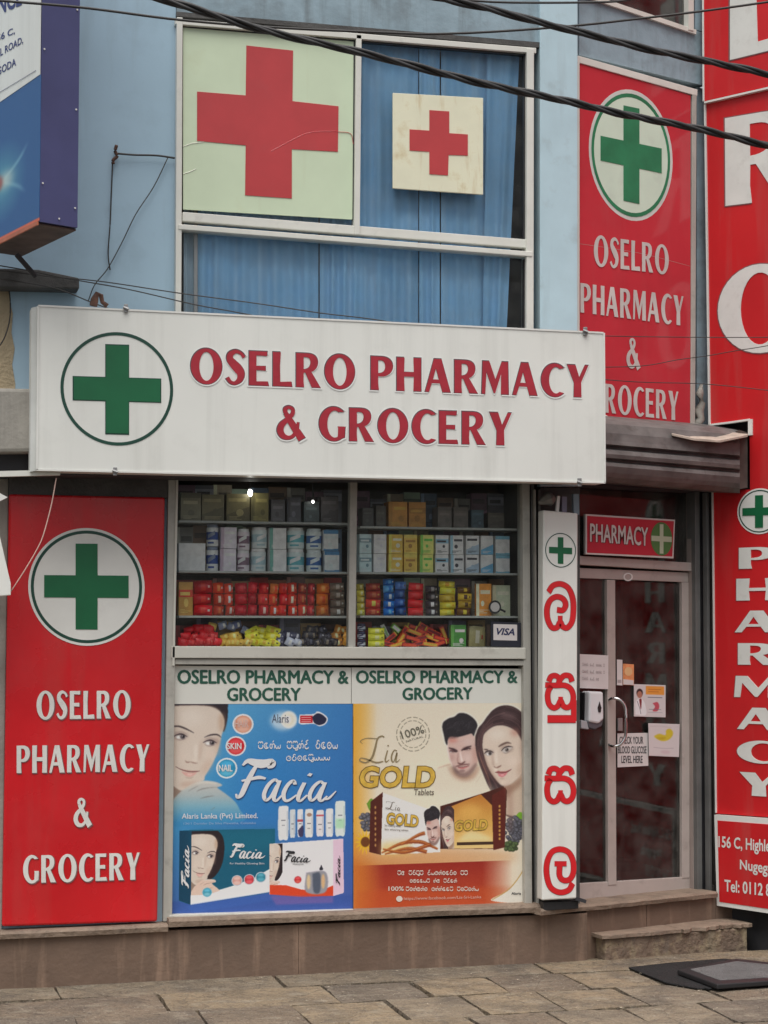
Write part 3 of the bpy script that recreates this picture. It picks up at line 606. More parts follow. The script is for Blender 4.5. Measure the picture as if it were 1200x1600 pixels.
def poster_gold():
    c = Canvas(552, 1098, 821, 1422, base=(226, 216, 196))
    k = np.clip(1-(c.X-552)/36, 0, 1)[..., None]; c.a = c.a*(1-k*.9)+np.array((222, 160, 48))*k*.9
    c.ell(556, 1115, 20, 60, (226, 170, 60), .4, 14)
    lo = np.clip((c.Y-1300)/60, 0, 1)[..., None]*np.clip(1-(c.X-552)/260, .0, 1)[..., None]; c.a = c.a*(1-lo)+np.array((206, 116, 40))*lo
    c.ell(680, 1345, 130, 14, (206, 150, 96), .6, 7)
    c.ell(700, 1230, 80, 50, (236, 226, 200), .6, 18)
    man_face(c); lady_face(c)
    c.fill([(676, 1236), (770, 1236), (745, 1262), (690, 1262)], (230, 220, 200), .8, 7)
    for r, a in ((25.5, .7), (24, .0), (20, .6)):
        if a:
            for i in range(16):
                t0 = i*22.5; c.line([(644+r*math.cos(R_(t)), 1147+(r+1.5)*math.sin(R_(t))) for t in (t0, t0+8, t0+17)], 1.4, (110, 104, 84), a, .3)
    # red band
    fx_ = np.interp(c.X, [552, 575, 600, 752, 800], [.0, .55, 1, 1, 0]); fy = np.clip((c.Y-(1352-(c.X-552)*.008))/1.2, 0, 1); k = (fx_*fy)[..., None]
    tt = np.clip((c.Y-1352)/66, 0, 1)[..., None]; c.a = c.a*(1-k)+(np.array((150, 42, 32))*(1-tt)+np.array((186, 74, 40))*tt)*k
    k = (np.interp(c.Y, [1388, 1396], [0, .8])*np.interp(c.X, [552, 560, 740, 800], [.3, 1, .9, .2]))[..., None]; c.a = c.a*(1-k)+np.array((188, 78, 38))*k
    k = (np.clip(1-(c.X-552)/40, 0, 1)*np.clip((c.Y-1335)/20, 0, 1))[..., None]; c.a = c.a*(1-k*.8)+np.array((200, 112, 46))*k*.8
    c.fill([(825, 1358), (812, 1378), (795, 1398), (766, 1414), (825, 1414)], (222, 218, 206), 1, .4); c.line([(822, 1360), (808, 1382), (792, 1399), (768, 1413)], 1.6, (186, 150, 80), .9, .4)
    # fruit, leaves, flower
    rnd = random.Random(3)
    def berries(cx, cy, rx, ry, n, q):
        for i in range(n):
            a, b = rnd.uniform(-1, 1), rnd.uniform(-1, 1)
            if a*a+b*b > 1: continue
            x, y = cx+a*rx, cy+b*ry; c.ell(x, y, 3.6, 3.4, tuple(v*.55 for v in q), 1, .5); c.ell(x-.6, y-.8, 2.4, 2.2, q, .9, .7)
    c.fill([(572, 1256), (580, 1248), (588, 1262), (578, 1268)], (110, 150, 50)); c.fill([(804, 1282), (812, 1274), (818, 1278), (819, 1292), (808, 1294)], (120, 170, 50), 1, .4)
    berries(571, 1285, 10, 13, 40, (120, 120, 132)); berries(803, 1302, 15, 20, 80, (112, 112, 124)); berries(798, 1327, 10, 9, 30, (96, 116, 72))
    for i in range(14):
        t = i*2*math.pi/14; c.fill([(569+6*math.cos(t-.25), 1316+7*math.sin(t-.25)), (569+15*math.cos(t), 1316+20*math.sin(t)), (569+6*math.cos(t+.25), 1316+7*math.sin(t+.25))], (228, 180, 40), 1, .4)
    c.ell(570, 1316, 7, 8, (110, 64, 30), 1, .6)
    # left box
    c.fill([(597, 1239), (688, 1274), (686, 1335), (594, 1337)], (228, 226, 222), 1, .3, False)
    c.fill([(578, 1253), (597, 1238), (594, 1337), (576, 1332)], (82, 36, 28), 1, .3, False)
    c.fill([(594, 1318), (640, 1316), (640, 1337), (594, 1337)], (226, 196, 110), .7, 5, False)
    for a in ([(595, 1334), (625, 1320), (655, 1318), (682, 1330)], [(600, 1336), (635, 1328), (665, 1334)], [(597, 1328), (630, 1334), (672, 1322)], [(625, 1322), (650, 1308), (662, 1304)]):
        c.line(a, [2, 5, 6, 3][:len(a)], (146, 70, 34), .95, .6); c.line([(x, y-1) for x, y in a], 1.3, (216, 140, 70), .8, .5)
    # gold box
    c.fill([(686, 1262), (722, 1252), (762, 1240), (786, 1232), (792, 1238), (788, 1330), (772, 1332), (686, 1330)], (74, 34, 26), 1, .3, False)
    c.fill([(700, 1264), (750, 1244), (768, 1262), (770, 1331), (700, 1330)], lambda X, Y: np.stack([np.interp(Y, [1245, 1290, 1330], [188, 214, 232]), np.interp(Y, [1245, 1290, 1330], [120, 166, 196]), np.interp(Y, [1245, 1290, 1330], [52, 84, 130])], -1), 1, .4, False)
    c.ell(733, 1272, 18, 12, (226, 176, 92), .7, 5); c.fill([(712, 1318), (735, 1302), (768, 1318)], (240, 226, 180), .6, 3)
    c.rect(712, 1320, 770, 1325, (60, 40, 30), .95)
    c.fill([(768, 1246), (790, 1234), (788, 1330), (770, 1334)], (92, 36, 28), 1, .4, False)
    for i in range(9): c.ell(780, 1264+i*6.5, 1.6, 2.2, (206, 160, 80), .9, .5)
    for i in range(8): c.ell(585.5, 1262+i*8.5, 1.3, 2.4, (196, 150, 90), .9, .5)
    def inset(f, M, box):
        keep = c.a.copy(); f(c, M, 0); x0, y0, x1, y1 = [int(v) for v in ((box[0]-c.x0)*c.k, (box[1]-c.y0)*c.k, (box[2]-c.x0)*c.k, (box[3]-c.y0)*c.k)]
        new = c.a[y0:y1, x0:x1].copy(); c.a = keep; c.a[y0:y1, x0:x1] = new
    inset(man_face, (656, 1252, .054, .072, 0, (0, 0)), (659, 1256, 686, 1333)); inset(lady_face, (665, 1260, .037, .059, 0, (0, 0)), (686.5, 1261, 708, 1330))
    c.fill([(776, 1234), (800, 1234), (800, 1300), (794, 1300), (790, 1240)], (150, 110, 96), .35, 3)
    c.rect(558, 1262, 566, 1264, (0, 0, 0), 0)
    grain(c, 2.4); return c.material('cream_poster_print')
# ------------------------------------------------------------------ materials of the place
blue_wall = c8('blue_wall', (158, 184, 200), 1.08, rough=.8, var=.05, vs=1.5, bump=.02, bs=45, blotch=.45, bcol=(.22, .30, .36), bls=2.5, bthr=(.52, .8), streak=.35, dirt=(.20, .25, .27), thr=(.55, .8), dscale=(7, 7, .6))
pale_blue = c8('pale_blue_paint', (174, 198, 207), 1.12, rough=.75, var=.05, bump=.02, bs=45, blotch=.5, bcol=(.28, .33, .34), bls=4, bthr=(.55, .75), streak=.3, dirt=(.24, .27, .28), thr=(.55, .8))
grey_blue = c8('weathered_blue_band', (138, 158, 168), 1.1, rough=.85, var=.14, bump=.05, bs=24, blotch=.75, bcol=(.15, .17, .18), bls=3.5, bthr=(.5, .72), streak=.6, dirt=(.11, .12, .12), thr=(.5, .72))
white_al = c8('white_aluminium', (208, 208, 200), 1.1, rough=.4, var=.05, blotch=.4, bcol=(.30, .29, .26), bls=9, bthr=(.58, .8))
grey_al = c8('grey_aluminium', (168, 166, 158), 1.15, rough=.45, var=.08, blotch=.45, bcol=(.18, .17, .15), bls=11, bthr=(.52, .75), streak=.3, dirt=(.2, .19, .17))
sill_al = c8('sill_aluminium', (196, 194, 184), 1.1, rough=.45, var=.06, blotch=.35, bcol=(.3, .28, .24), bls=10)
door_al = c8('bronze_aluminium', (168, 157, 151), 1.2, rough=.5, var=.07, blotch=.35, bcol=(.24, .19, .17), bls=8, metal=0, spec=.4)
concrete = c8('grey_concrete', (150, 146, 138), 1.1, rough=.9, var=.15, bump=.06, bs=40, blotch=.4, bcol=(.2, .19, .17), bls=7, streak=.4)
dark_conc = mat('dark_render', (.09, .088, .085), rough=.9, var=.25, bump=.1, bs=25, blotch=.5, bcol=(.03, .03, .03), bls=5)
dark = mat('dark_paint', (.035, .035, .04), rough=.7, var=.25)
black = mat('black_plastic', (.02, .02, .022), rough=.45, var=.2)
rail_m = mat('shutter_rail_steel', (.17, .17, .165), rough=.55, metal=.3, var=.2, streak=.5, dirt=(.06, .055, .05), dscale=(14, 14, 1))
board_w = c8('white_board', (222, 223, 217), 1.08, rough=.38, var=.03, vs=2, streak=.28, dirt=(.45, .45, .41), dscale=(10, 10, .5), thr=(.5, .75), blotch=.12, bcol=(.5, .5, .46), bls=5)
red = mat('red_acrylic', (.60, .012, .018), rough=.28, var=.12, vs=1.8, blotch=.3, bcol=(.50, .045, .045), bls=2.2, streak=.3, dirt=(.44, .07, .06), rvar=.1)
red_tower = mat('red_vinyl', (.60, .012, .016), rough=.42, var=.10, vs=1.6, blotch=.25, bcol=(.45, .02, .02), bls=1.4, streak=.35, dirt=(.46, .09, .08))
red_faded = mat('faded_red_vinyl', (.55, .04, .055), rough=.10, var=.1, vs=2, blotch=.3, bcol=(.5, .08, .09), bls=1.5, streak=.2, dirt=(.45, .1, .1))
green = mat('green_vinyl', (.006, .125, .046), rough=.4, var=.12, vs=4)
green2 = mat('green_paint_old', (.02, .20, .09), rough=.45, var=.2, vs=6)
dkgreen = mat('dark_green_vinyl', (.01, .06, .04), rough=.4, var=.1)
wht = mat('white_vinyl', (.76, .76, .72), rough=.4, var=.04, blotch=.15, bcol=(.5, .5, .46), bls=8)
wht2 = mat('white_plastic_letter', (.74, .74, .70), rough=.35, var=.06, blotch=.3, bcol=(.5, .48, .44), bls=14)
pale_green = c8('pale_green_board', (205, 220, 190), 1.0, rough=.5, var=.03, blotch=.25, bcol=(.45, .42, .22), bls=3, bthr=(.6, .8), streak=.3, dirt=(.48, .42, .24), thr=(.62, .8))
pale_mint = c8('pale_mint_vinyl', (196, 214, 196), 1.15, rough=.4, var=.04, blotch=.3, bcol=(.4, .45, .4), bls=3)
cream = c8('cream_board', (228, 227, 200), 1.0, rough=.5, var=.05, blotch=.55, bcol=(.5, .36, .14), bls=5, bthr=(.56, .72), streak=.55, dirt=(.5, .34, .12), thr=(.56, .7), dscale=(16, 16, 2))
red_old = mat('old_red_vinyl', (.50, .045, .05), rough=.5, var=.08, vs=4, blotch=.2, bcol=(.42, .07, .07), bls=6)
letter_red = mat('raised_letter_red', (.40, .022, .038), rough=.35, var=.14, vs=14)
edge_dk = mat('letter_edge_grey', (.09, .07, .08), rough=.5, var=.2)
edge_w = mat('letter_halo_white', (.83, .83, .80), rough=.5, var=.02)
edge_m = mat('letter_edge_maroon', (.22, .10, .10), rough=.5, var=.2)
txt_dk = mat('dark_print', (.03, .03, .035), rough=.5)
txt_gn = mat('dark_green_print', (.02, .10, .065), rough=.5)
txt_br = mat('brown_print', (.16, .12, .09), rough=.5)
wpr = mat('white_print', (.78, .78, .78), rough=.5, var=.02)
steel = mat('chrome', (.7, .7, .7), rough=.12, metal=1.0, var=.02)
galv = mat('galvanised', (.35, .35, .35), rough=.5, metal=.6, var=.2)
rust = mat('rusty_iron', (.10, .05, .035), rough=.9, var=.4, vs=20, bump=.1)
cable_m = mat('black_cable', (.028, .027, .028), rough=.5, var=.3, vs=20)
wire_m = mat('dark_wire', (.04, .038, .036), rough=.6)
wire_p = mat('pinkish_flex', (.62, .42, .36), rough=.5)
brown_render = c8('brown_plinth', (112, 92, 78), 1.02, rough=.8, var=.12, vs=4, bump=.07, bs=30, blotch=.4, bcol=(.10, .075, .06), bls=3, bthr=(.5, .75), streak=.75, dirt=(.30, .20, .14), thr=(.54, .68), dscale=(9, 9, .9), crack=.0)
ledge_m = c8('worn_ledge', (132, 115, 100), 1.1, rough=.75, var=.2, vs=8, bump=.15, bs=22, blotch=.6, bcol=(.1, .075, .06), bls=7)
stone = [c8('flagstone_%s' % n, rgb, .98, rough=.92, var=.18, vs=5, bump=.5, bs=22, blotch=.75, bcol=(.10, .085, .07), bls=2.0, bthr=(.46, .66), streak=.55, dirt=(.33, .29, .22), dscale=(5, 9, 3), thr=(.53, .66), crack=.4)
         for n, rgb in (('buff', (134, 121, 102)), ('brown', (124, 110, 93)), ('grey', (118, 107, 93)), ('sandy', (144, 128, 104)))]
dirt_m = mat('pavement_dirt', (.075, .063, .05), rough=1, var=.4, vs=12, bump=.4, bs=30)
asphalt = mat('asphalt', (.055, .053, .05), rough=.95, var=.2, vs=4, bump=.3, bs=80)
curtain_m = mat('blue_curtain', (.24, .48, .74), rough=.8, var=.14, vs=2.0, streak=.5, dirt=(.40, .56, .72), dscale=(11, 11, .5), bump=.05, bs=90)
curtain_f = mat('faded_curtain', (.34, .46, .56), rough=.8, var=.15, vs=3, streak=.3, dirt=(.3, .36, .4))
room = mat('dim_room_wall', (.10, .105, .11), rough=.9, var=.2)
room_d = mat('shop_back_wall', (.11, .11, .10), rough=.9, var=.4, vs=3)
GL_UP = glass('upper_window_glass', tint=(.99, 1, 1), ior=1.2, bumpy=.2, haze=.05)
GL_SH = glass('shop_window_glass', tint=(.98, .99, .985), ior=1.16, bumpy=.03, haze=.04)
GL_DR = glass('door_glass', tint=(.72, .72, .7), ior=1.37, bumpy=.02, haze=.11)
GL_SG = glass('sign_cover_glass', tint=(.99, .99, .99), ior=1.28, bumpy=.01, haze=.05)

# ------------------------------------------------------------------ ground
def zat(pl, u, v, d=0.0): return pl.at(u, v, d).z
road = MB().add([(-400, -400, -.13), (400, -400, -.13), (400, 400, -.13), (-400, 400, -.13)], [(0, 1, 2, 3)]).build('road', asphalt)
tag(road, kind='structure')
pv = MB().box((-9, -3.4, -.12), (9, .6, -.035)).build('pavement', dirt_m); tag(pv, kind='structure')
rnd = random.Random(11)
def flag(x0, x1, y0, y1, m, tilt=.006, z=0.0):
    g = .002 if x0 < -1.1 else .005; nx, ny = 4, 3; vs = []; b = MB()
    cs = [(x0+g+rnd.uniform(0, .01), y0+g+rnd.uniform(0, .008)), (x1-g-rnd.uniform(0, .01), y0+g+rnd.uniform(0, .008)), (x1-g-rnd.uniform(0, .01), y1-g), (x0+g+rnd.uniform(0, .01), y1-g)]
    zz = [z+rnd.uniform(-tilt, tilt) for _ in range(4)]
    top = []
    for j in range(ny+1):
        for i in range(nx+1):
            a, c = i/nx, j/ny
            x = (cs[0][0]*(1-a)+cs[1][0]*a)*(1-c)+(cs[3][0]*(1-a)+cs[2][0]*a)*c
            y = (cs[0][1]*(1-a)+cs[1][1]*a)*(1-c)+(cs[3][1]*(1-a)+cs[2][1]*a)*c
            h = (zz[0]*(1-a)+zz[1]*a)*(1-c)+(zz[3]*(1-a)+zz[2]*a)*c+rnd.uniform(-.0015, .0015)
            if i in (0, nx) or j in (0, ny): h -= rnd.uniform(.001, .005); x += rnd.uniform(-.004, .004); y += rnd.uniform(-.003, .003)
            top.append((x, y, h))
    n = len(top); f = [(j*(nx+1)+i, j*(nx+1)+i+1, (j+1)*(nx+1)+i+1, (j+1)*(nx+1)+i) for j in range(ny) for i in range(nx)]
    ring_ = [i for i in range(nx+1)]+[j*(nx+1)+nx for j in range(1, ny+1)]+[ny*(nx+1)+i for i in range(nx-1, -1, -1)]+[j*(nx+1) for j in range(ny-1, 0, -1)]
    low = [(top[i][0], top[i][1], -.05) for i in ring_]; k = len(ring_)
    f += [(ring_[i], n+i, n+(i+1) % k, ring_[(i+1) % k]) for i in range(k)]
    b.add(top+low, f); return b.build('flagstone', m, pv)
y1 = -.07
x = -4.6
while x < 4.6:                                         # long strip stones against the wall
    w = rnd.uniform(1.0, 1.6); flag(x, x+w, y1-.36, y1+.05, stone[3 if x > 0 else 0], .004, z=.004); x += w
y = y1-.36; row = 0
for dep in (.46, .52, .48, .5, .5, .5, .4):
    x = -4.6+rnd.uniform(-.3, 0)
    while x < 4.8:
        w = rnd.choice((.42, .44, .46, .43)) if x > -.4 else rnd.choice((.62, .9, .5))
        if y-dep < -3.2: dep = y+3.2
        flag(x, x+w, y-dep, y, rnd.choice(stone), .007); x += w
    y -= dep; row += 1
kb = MB()
for i in range(12): kb.box((-5.4+i*.9, -3.395, -.12), (-4.51+i*.9, -3.21, .02))
tag(kb.build('kerb', stone[2], bevel=.012), kind='structure')

# ------------------------------------------------------------------ the building
B = thing('pharmacy_building', 'light blue two storey shop building with brown plinth and shop window', 'building', (0, 0, 0))
UPV = -320
# left wall and the band over the upper window
slab('wall', FAC, [(-420, UPV), (275, UPV), (275, 760), (262, 1470), (-420, 1500)], blue_wall, 0, .25, B)
slab('lintel', FAC, [(276, UPV), (843, UPV), (843, 74), (276, 24)], grey_blue, .012, .25, B)
slab('lintel_edge', FAC, [(276, 18), (843, 66), (843, 74), (276, 25)], dark_conc, .03, .1, B)
slab('column', FAC, [(844, UPV), (903, UPV), (903, 760), (844, 760)], pale_blue, .04, .3, B, bevel=.006)
slab('column', FAC, [(844, 762), (906, 762), (906, 1425), (846, 1425)], dark_conc, .03, .28, B)
slab('wall_band', WING, [(905, -14), (1101, 52), (1101, 134), (905, 86)], grey_blue, .0, .2, B)
slab('wall', WING, [(1089, 136), (1112, 142), (1112, 672), (1089, 662)], grey_blue, -.03, .15, B)
slab('wall_band', WING, [(905, UPV-60), (1101, UPV), (1101, -260), (905, -310)], grey_blue, .0, .2, B)
slab('wall', WING, [(1086, -262), (1101, -258), (1101, 50), (1086, 46)], grey_blue, .0, .2, B)
# small ledge and junk at the left edge of the wall
slab('ledge', FAC, [(-420, 405), (60, 421), (124, 434), (124, 452), (-420, 440)], dark_conc, .13, .13, B, bevel=.01)
slab('wall_stain', FAC, [(-420, 440), (12, 440), (15, 470), (20, 490), (18, 520), (23, 545), (19, 570), (24, 600), (22, 650), (-420, 650)], c8('beige_render', (176, 160, 132), 1.0, rough=.9, var=.15, vs=5, bump=.1, blotch=.6, bcol=(.2, .17, .13), bls=5), .003, .01, B)
slab('concrete_beam', FAC, [(-420, 598), (46, 607), (64, 609), (64, 706), (-420, 712)], concrete, .34, .34, B, bevel=.02)
slab('beam_shade_slab', FAC, [(-420, 714), (64, 708), (64, 740), (-420, 750)], dark, .22, .22, B)  # solid dark slab painted in as the shade beneath the beam
slab('pillar', FAC, [(-420, 745), (13, 748), (2, 1466), (-420, 1490)], concrete, .03, .06, B)

# upper window ---------------------------------------------------
UW = bpy.data.objects.new('window', None); link(UW, B, FAC.at(555, 500))
bar('frame', FAC, (274, 33), (838, 79), .034, white_al, .045, .08, UW, .003)
bar('frame', FAC, (281, 27), (278, 640), .034, white_al, .05, .09, UW, .003)
bar('frame', FAC, (829, 76), (828, 650), .046, white_al, .05, .09, UW, .003)
bar('frame', FAC, (561, 54), (558, 366), .034, white_al, .045, .07, UW, .003)
bar('frame', FAC, (285, 338), (827, 381), .052, white_al, .035, .06, UW, .003)
bar('frame', FAC, (279, 354), (832, 397), .030, white_al, .055, .09, UW, .003)
bar('frame', FAC, (279, 650), (832, 670), .04, white_al, .045, .09, UW, .003)
bar('gasket', FAC, (285, 41), (828, 86), .012, black, .02, .03, UW)
bar('gasket', FAC, (554, 58), (552, 343), .010, black, .02, .03, UW)
bar('gasket', FAC, (820, 86), (819, 380), .014, black, .02, .03, UW)
bar('gasket', FAC, (820, 405), (819, 640), .012, black, .02, .03, UW)
for q in ([(286, 36), (554, 57), (554, 352), (286, 330)], [(566, 58), (822, 80), (822, 378), (566, 357)], [(284, 358), (824, 401), (824, 645), (284, 640)]):
    slab('glass', FAC, q, GL_UP, .005, .004, UW)
# the room behind it
def roombox(name, x0, x1, y0, y1, z0, z1, m, parent, front=None):
    b = MB(); t = .05
    b.box((x0, y1, z0), (x1, y1+t, z1)); b.box((x0-t, y0, z0), (x0, y1+t, z1)); b.box((x1, y0, z0), (x1+t, y1+t, z1))
    b.box((x0-t, y0, z0-t), (x1+t, y1+t, z0)); b.box((x0-t, y0, z1), (x1+t, y1+t, z1+t)); return b.build(name, m, parent)
zu0, zu1 = zat(FAC, 555, 700), zat(FAC, 555, 10); xl, xr = FAC.at(270, 400).x, FAC.at(842, 400).x
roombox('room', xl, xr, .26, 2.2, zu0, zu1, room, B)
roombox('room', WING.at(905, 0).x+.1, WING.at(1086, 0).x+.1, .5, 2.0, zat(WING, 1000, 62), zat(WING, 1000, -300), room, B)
w2 = bpy.data.objects.new('window', None); link(w2, B, WING.at(1000, 40))
bar('frame', WING, (905, -12), (1088, 50), .03, white_al, .02, .05, w2); bar('frame', WING, (1080, -250), (1080, 47), .045, white_al, .025, .06, w2)
slab('glass', WING, [(906, -250), (1078, -220), (1078, 44), (906, -18)], GL_DR, -.02, .004, w2)
# curtains
def curtain(u0, u1, v0, v1, d, m, label, folds, u0b=None, u1b=None, amp=.012, parent=None):
    u0b = u0 if u0b is None else u0b; u1b = u1 if u1b is None else u1b
    nx, nz = 10*folds, 10; vs, fs = [], []; r = random.Random(int(u0)); ph = [r.uniform(-.5, .5) for _ in range(folds*2+2)]
    for j in range(nz+1):
        t = j/nz
        for i in range(nx+1):
            a = i/nx; u = (u0*(1-a)+u1*a)*(1-t)+(u0b*(1-a)+u1b*a)*t; v = v0*(1-t)+v1*t+a*20*(1-t)
            w = math.sin(a*folds*2*math.pi+ph[int(a*folds)]+.5*math.sin(t*3+ph[0]*5))*amp*(.6+.5*t)+.3*amp*math.sin(a*19+t*4)
            vs.append(FAC.at(u, v, d+w))
    fs = [(j*(nx+1)+i, j*(nx+1)+i+1, (j+1)*(nx+1)+i+1, (j+1)*(nx+1)+i) for j in range(nz) for i in range(nx)]
    return tag(obj('curtain', vs, fs, m, None, smooth=True), label, 'curtain', 'blue curtains hanging in the upper window')
curtain(287, 303, 30, 640, -.07, curtain_f, 'narrow faded blue curtain at the left jamb of the upper window', 1)
curtain(309, 353, 30, 640, -.06, curtain_m, 'narrow blue curtain between the dark pole and the wide curtain, upper window', 2)
curtain(350, 497.5, 30, 640, -.075, curtain_m, 'wide blue curtain under the large red cross board, upper window', 6, amp=.013)
curtain(499.5, 568, 40, 640, -.06, curtain_m, 'blue curtain below the mullion of the upper window', 4, amp=.013)
curtain(565, 653.5, 40, 640, -.075, curtain_m, 'blue curtain behind left half of the small cream cross board', 4, amp=.013)
curtain(655, 687, 45, 640, -.06, curtain_m, 'blue curtain behind right half of the small cream cross board', 2, amp=.012)
curtain(689, 764, 50, 640, -.075, curtain_m, 'blue curtain hanging just right of the small cream cross board', 3, amp=.012, u1b=758)
curtain(762, 812, 55, 640, -.06, curtain_m, 'rightmost blue curtain, its free edge slanting inward toward the bottom', 2, amp=.013, u0b=752, u1b=786)
tag(bar('curtain_pole', FAC, (306, 60), (306, 640), .02, galv, -.03, .02), 'thin dark vertical pole behind the lower pane of the upper window', 'pole')

# cross boards in the upper window
t = thing('cross_board', 'large pale green board with a big red cross filling the upper left pane', 'board', FAC.at(420, 335, -.03))
slab('panel', FAC, [(286, 38), (553, 58), (553, 343), (286, 327)], pale_green, .018, .010, t)
def polyemb(name, pl, pts, m, parent, d, t=.003):
    q = [pl.at(u, v, d) for u, v in pts]; b = MB(); tri = tessellate_polygon([[V((u, -v, 0)) for u, v in pts]])
    n = len(q); fs = []
    for tr in tri:
        a, bb, c = [q[i] for i in tr]; fs.append(tuple(tr) if (bb-a).cross(c-a).dot(pl.n) > 0 else tuple(tr)[::-1])
    fs += [(i, (i+1) % n, (i+1) % n+n, i+n) for i in range(n)]
    b.add(q+[x-pl.n*t for x in q], fs); return b.build(name, m, parent)
polyemb('cross', FAC, [(385, 71), (458, 79), (457, 158), (529, 166), (528, 237), (456, 233), (456, 310), (383, 305), (384, 227), (308, 220), (308, 143), (384, 149)], red_old, t, .021)
peel = c8('peeled_vinyl_edge', (226, 228, 214), 1.1, rough=.3)
MB().tube([FAC.at(u, v, .021) for u, v in cr([(424, 236), (450, 222), (480, 208), (510, 205), (530, 206), (548, 209), (552, 225)], 4)], .0016, 5).build('crease', red_faded, t)
MB().tube([FAC.at(u, v, .019) for u, v in ((286, 229), (300, 224), (318, 222))], .0022, 5).build('crease', peel, t)
MB().tube([FAC.at(u, v, .019) for u, v in ((286, 272), (298, 268), (306, 264))], .0022, 5).build('crease', peel, t)
t = thing('cross_board', 'small cream square board with a red cross hung before the blue curtain', 'board', FAC.at(684, 300, -.08))
slab('panel', FAC, [(614, 145), (755, 153), (755, 304), (614, 294)], cream, .04, .018, t, .002)
polyemb('cross', FAC, [(671, 172), (702, 174), (702, 208), (731, 210), (731, 243), (701, 242), (700, 274), (671, 272), (671, 237), (640, 235), (640, 202), (671, 204)], red_old, t, .043)

# plinth and ledges ------------------------------------------------
def ground_slab(name, pl, u0, v0, u1, v1, d, t, m, parent, zb=-.06, bevel=.003):
    a, b_ = pl.at(u0, v0, d), pl.at(u1, v1, d); c, e = b_.copy(), a.copy(); c.z = zb; e.z = zb
    return MB().prism([a, e, c, b_], pl.n, t).build(name, m, parent, bevel=bevel)
us = [-420, 467, 918]; vt = lambda u: 1462+(u)*(-.046) if u < 270 else 1449.6-(u-270)*.0395
for a, b_ in zip(us[:-1], us[1:]): ground_slab('plinth_slab', FAC, a, vt(a)+3, b_-.5, vt(b_)+3, .085+rnd.uniform(0, .002), .1, brown_render, B, bevel=.001)
for a, b_ in ((916, 1010), (1010.5, 1118), (1118.5, 1230)): ground_slab('plinth_slab', WING, a, 1424-(a-905)*.105, b_, 1424-(b_-905)*.105, .07+rnd.uniform(0, .002), .1, brown_render, B)
def nosing(name, pl, a, b_, d, t, h, m, parent):
    A, Bb = pl.at(*a, d), pl.at(*b_, d); n = 14; prof = []
    for i in range(n+1):
        p = A.lerp(Bb, i/n)+V((0, 0, rnd.uniform(-.002, .002))); j = rnd.uniform(-.003, .003)
        prof.append([p-pl.n*t, p-pl.n*(.01-j), p-V((0, 0, h*.35)), p-V((0, 0, h))-pl.n*(.005-j), p-V((0, 0, h))-pl.n*t])
    vs = [x for r in prof for x in r]; k = 5
    fs = [(i*k+j, (i+1)*k+j, (i+1)*k+(j+1) % k, i*k+(j+1) % k) for i in range(n) for j in range(k)]+[tuple(range(k)), tuple(range(n*k+k-1, n*k-1, -1))]
    return obj(name, vs, fs, m, parent)
nosing('ledge_nosing', FAC, (-420, 1477), (263, 1444), .12, .12, .04, ledge_m, B)
nosing('ledge_nosing', FAC, (264, 1436), (846, 1413), .125, .13, .045, ledge_m, B)
nosing('ledge_nosing', WING, (846, 1421), (1122, 1393), .11, .22, .036, ledge_m, B)

# shop window ------------------------------------------------------
SW = bpy.data.objects.new('window', None); link(SW, B, FAC.at(545, 1430))
bar('frame', FAC, (270, 740), (262, 1440), .050, grey_al, .05, .1, SW, .003)
bar('frame', FAC, (277, 745), (271, 1040), .012, sill_al, .06, .02, SW)
bar('frame', FAC, (553, 745), (550, 1016), .042, grey_al, .03, .06, SW, .003)
bar('frame', FAC, (822, 745), (826, 1420), .046, grey_al, .05, .1, SW, .003)
bar('frame', FAC, (832, 750), (838, 1418), .020, rail_m, .03, .1, SW, .002)
bar('frame', FAC, (268, 1019), (822, 1021), .068, sill_al, .06, .1, SW, .005)
bar('frame', FAC, (268, 1034), (824, 1036), .030, grey_al, .045, .06, SW, .003)
bar('frame', FAC, (264, 1434), (826, 1418), .030, sill_al, .055, .06, SW, .004)
slab('glass', FAC, [(274, 740), (548, 745), (548, 1012), (272, 1010)], GL_SH, .012, .005, SW)
slab('glass', FAC, [(557, 745), (820, 748), (820, 1014), (555, 1012)], GL_SH, .002, .005, SW)
slab('backing_board', FAC, [(262, 1042), (824, 1046), (824, 1432), (262, 1440)], dark, -.01, .06, SW)
# soffit / shutter boxes over it, rails at its right
slab('shutter_box', FAC, [(60, 690), (903, 690), (903, 752), (60, 742)], dark, .30, .30, B, bevel=.01)
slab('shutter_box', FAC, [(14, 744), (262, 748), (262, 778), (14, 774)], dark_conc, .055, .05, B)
slab('rail_back', FAC, [(838, 755), (850, 755), (852, 1418), (842, 1420)], dark, -.02, .1, B)
bar('shutter_rail', FAC, (843, 765), (848, 1414), .014, rail_m, .05, .05, B); bar('shutter_rail', FAC, (836, 765), (841, 1414), .01, grey_al, .065, .03, B)
tag(bar('steel_angle', FAC, (-300, 748), (94, 738), .03, white_al, .42, .04, None), 'pale steel angle bar under the left end of the main sign', 'angle bar')

# shop interior ----------------------------------------------------
zs0, zs1 = zat(FAC, 550, 1432), zat(FAC, 550, 735); xl, xr = FAC.at(262, 900).x, FAC.at(830, 900).x
roombox('display_case_lining', xl, xr, .07, .62, zs0, zs1, room_d, B)

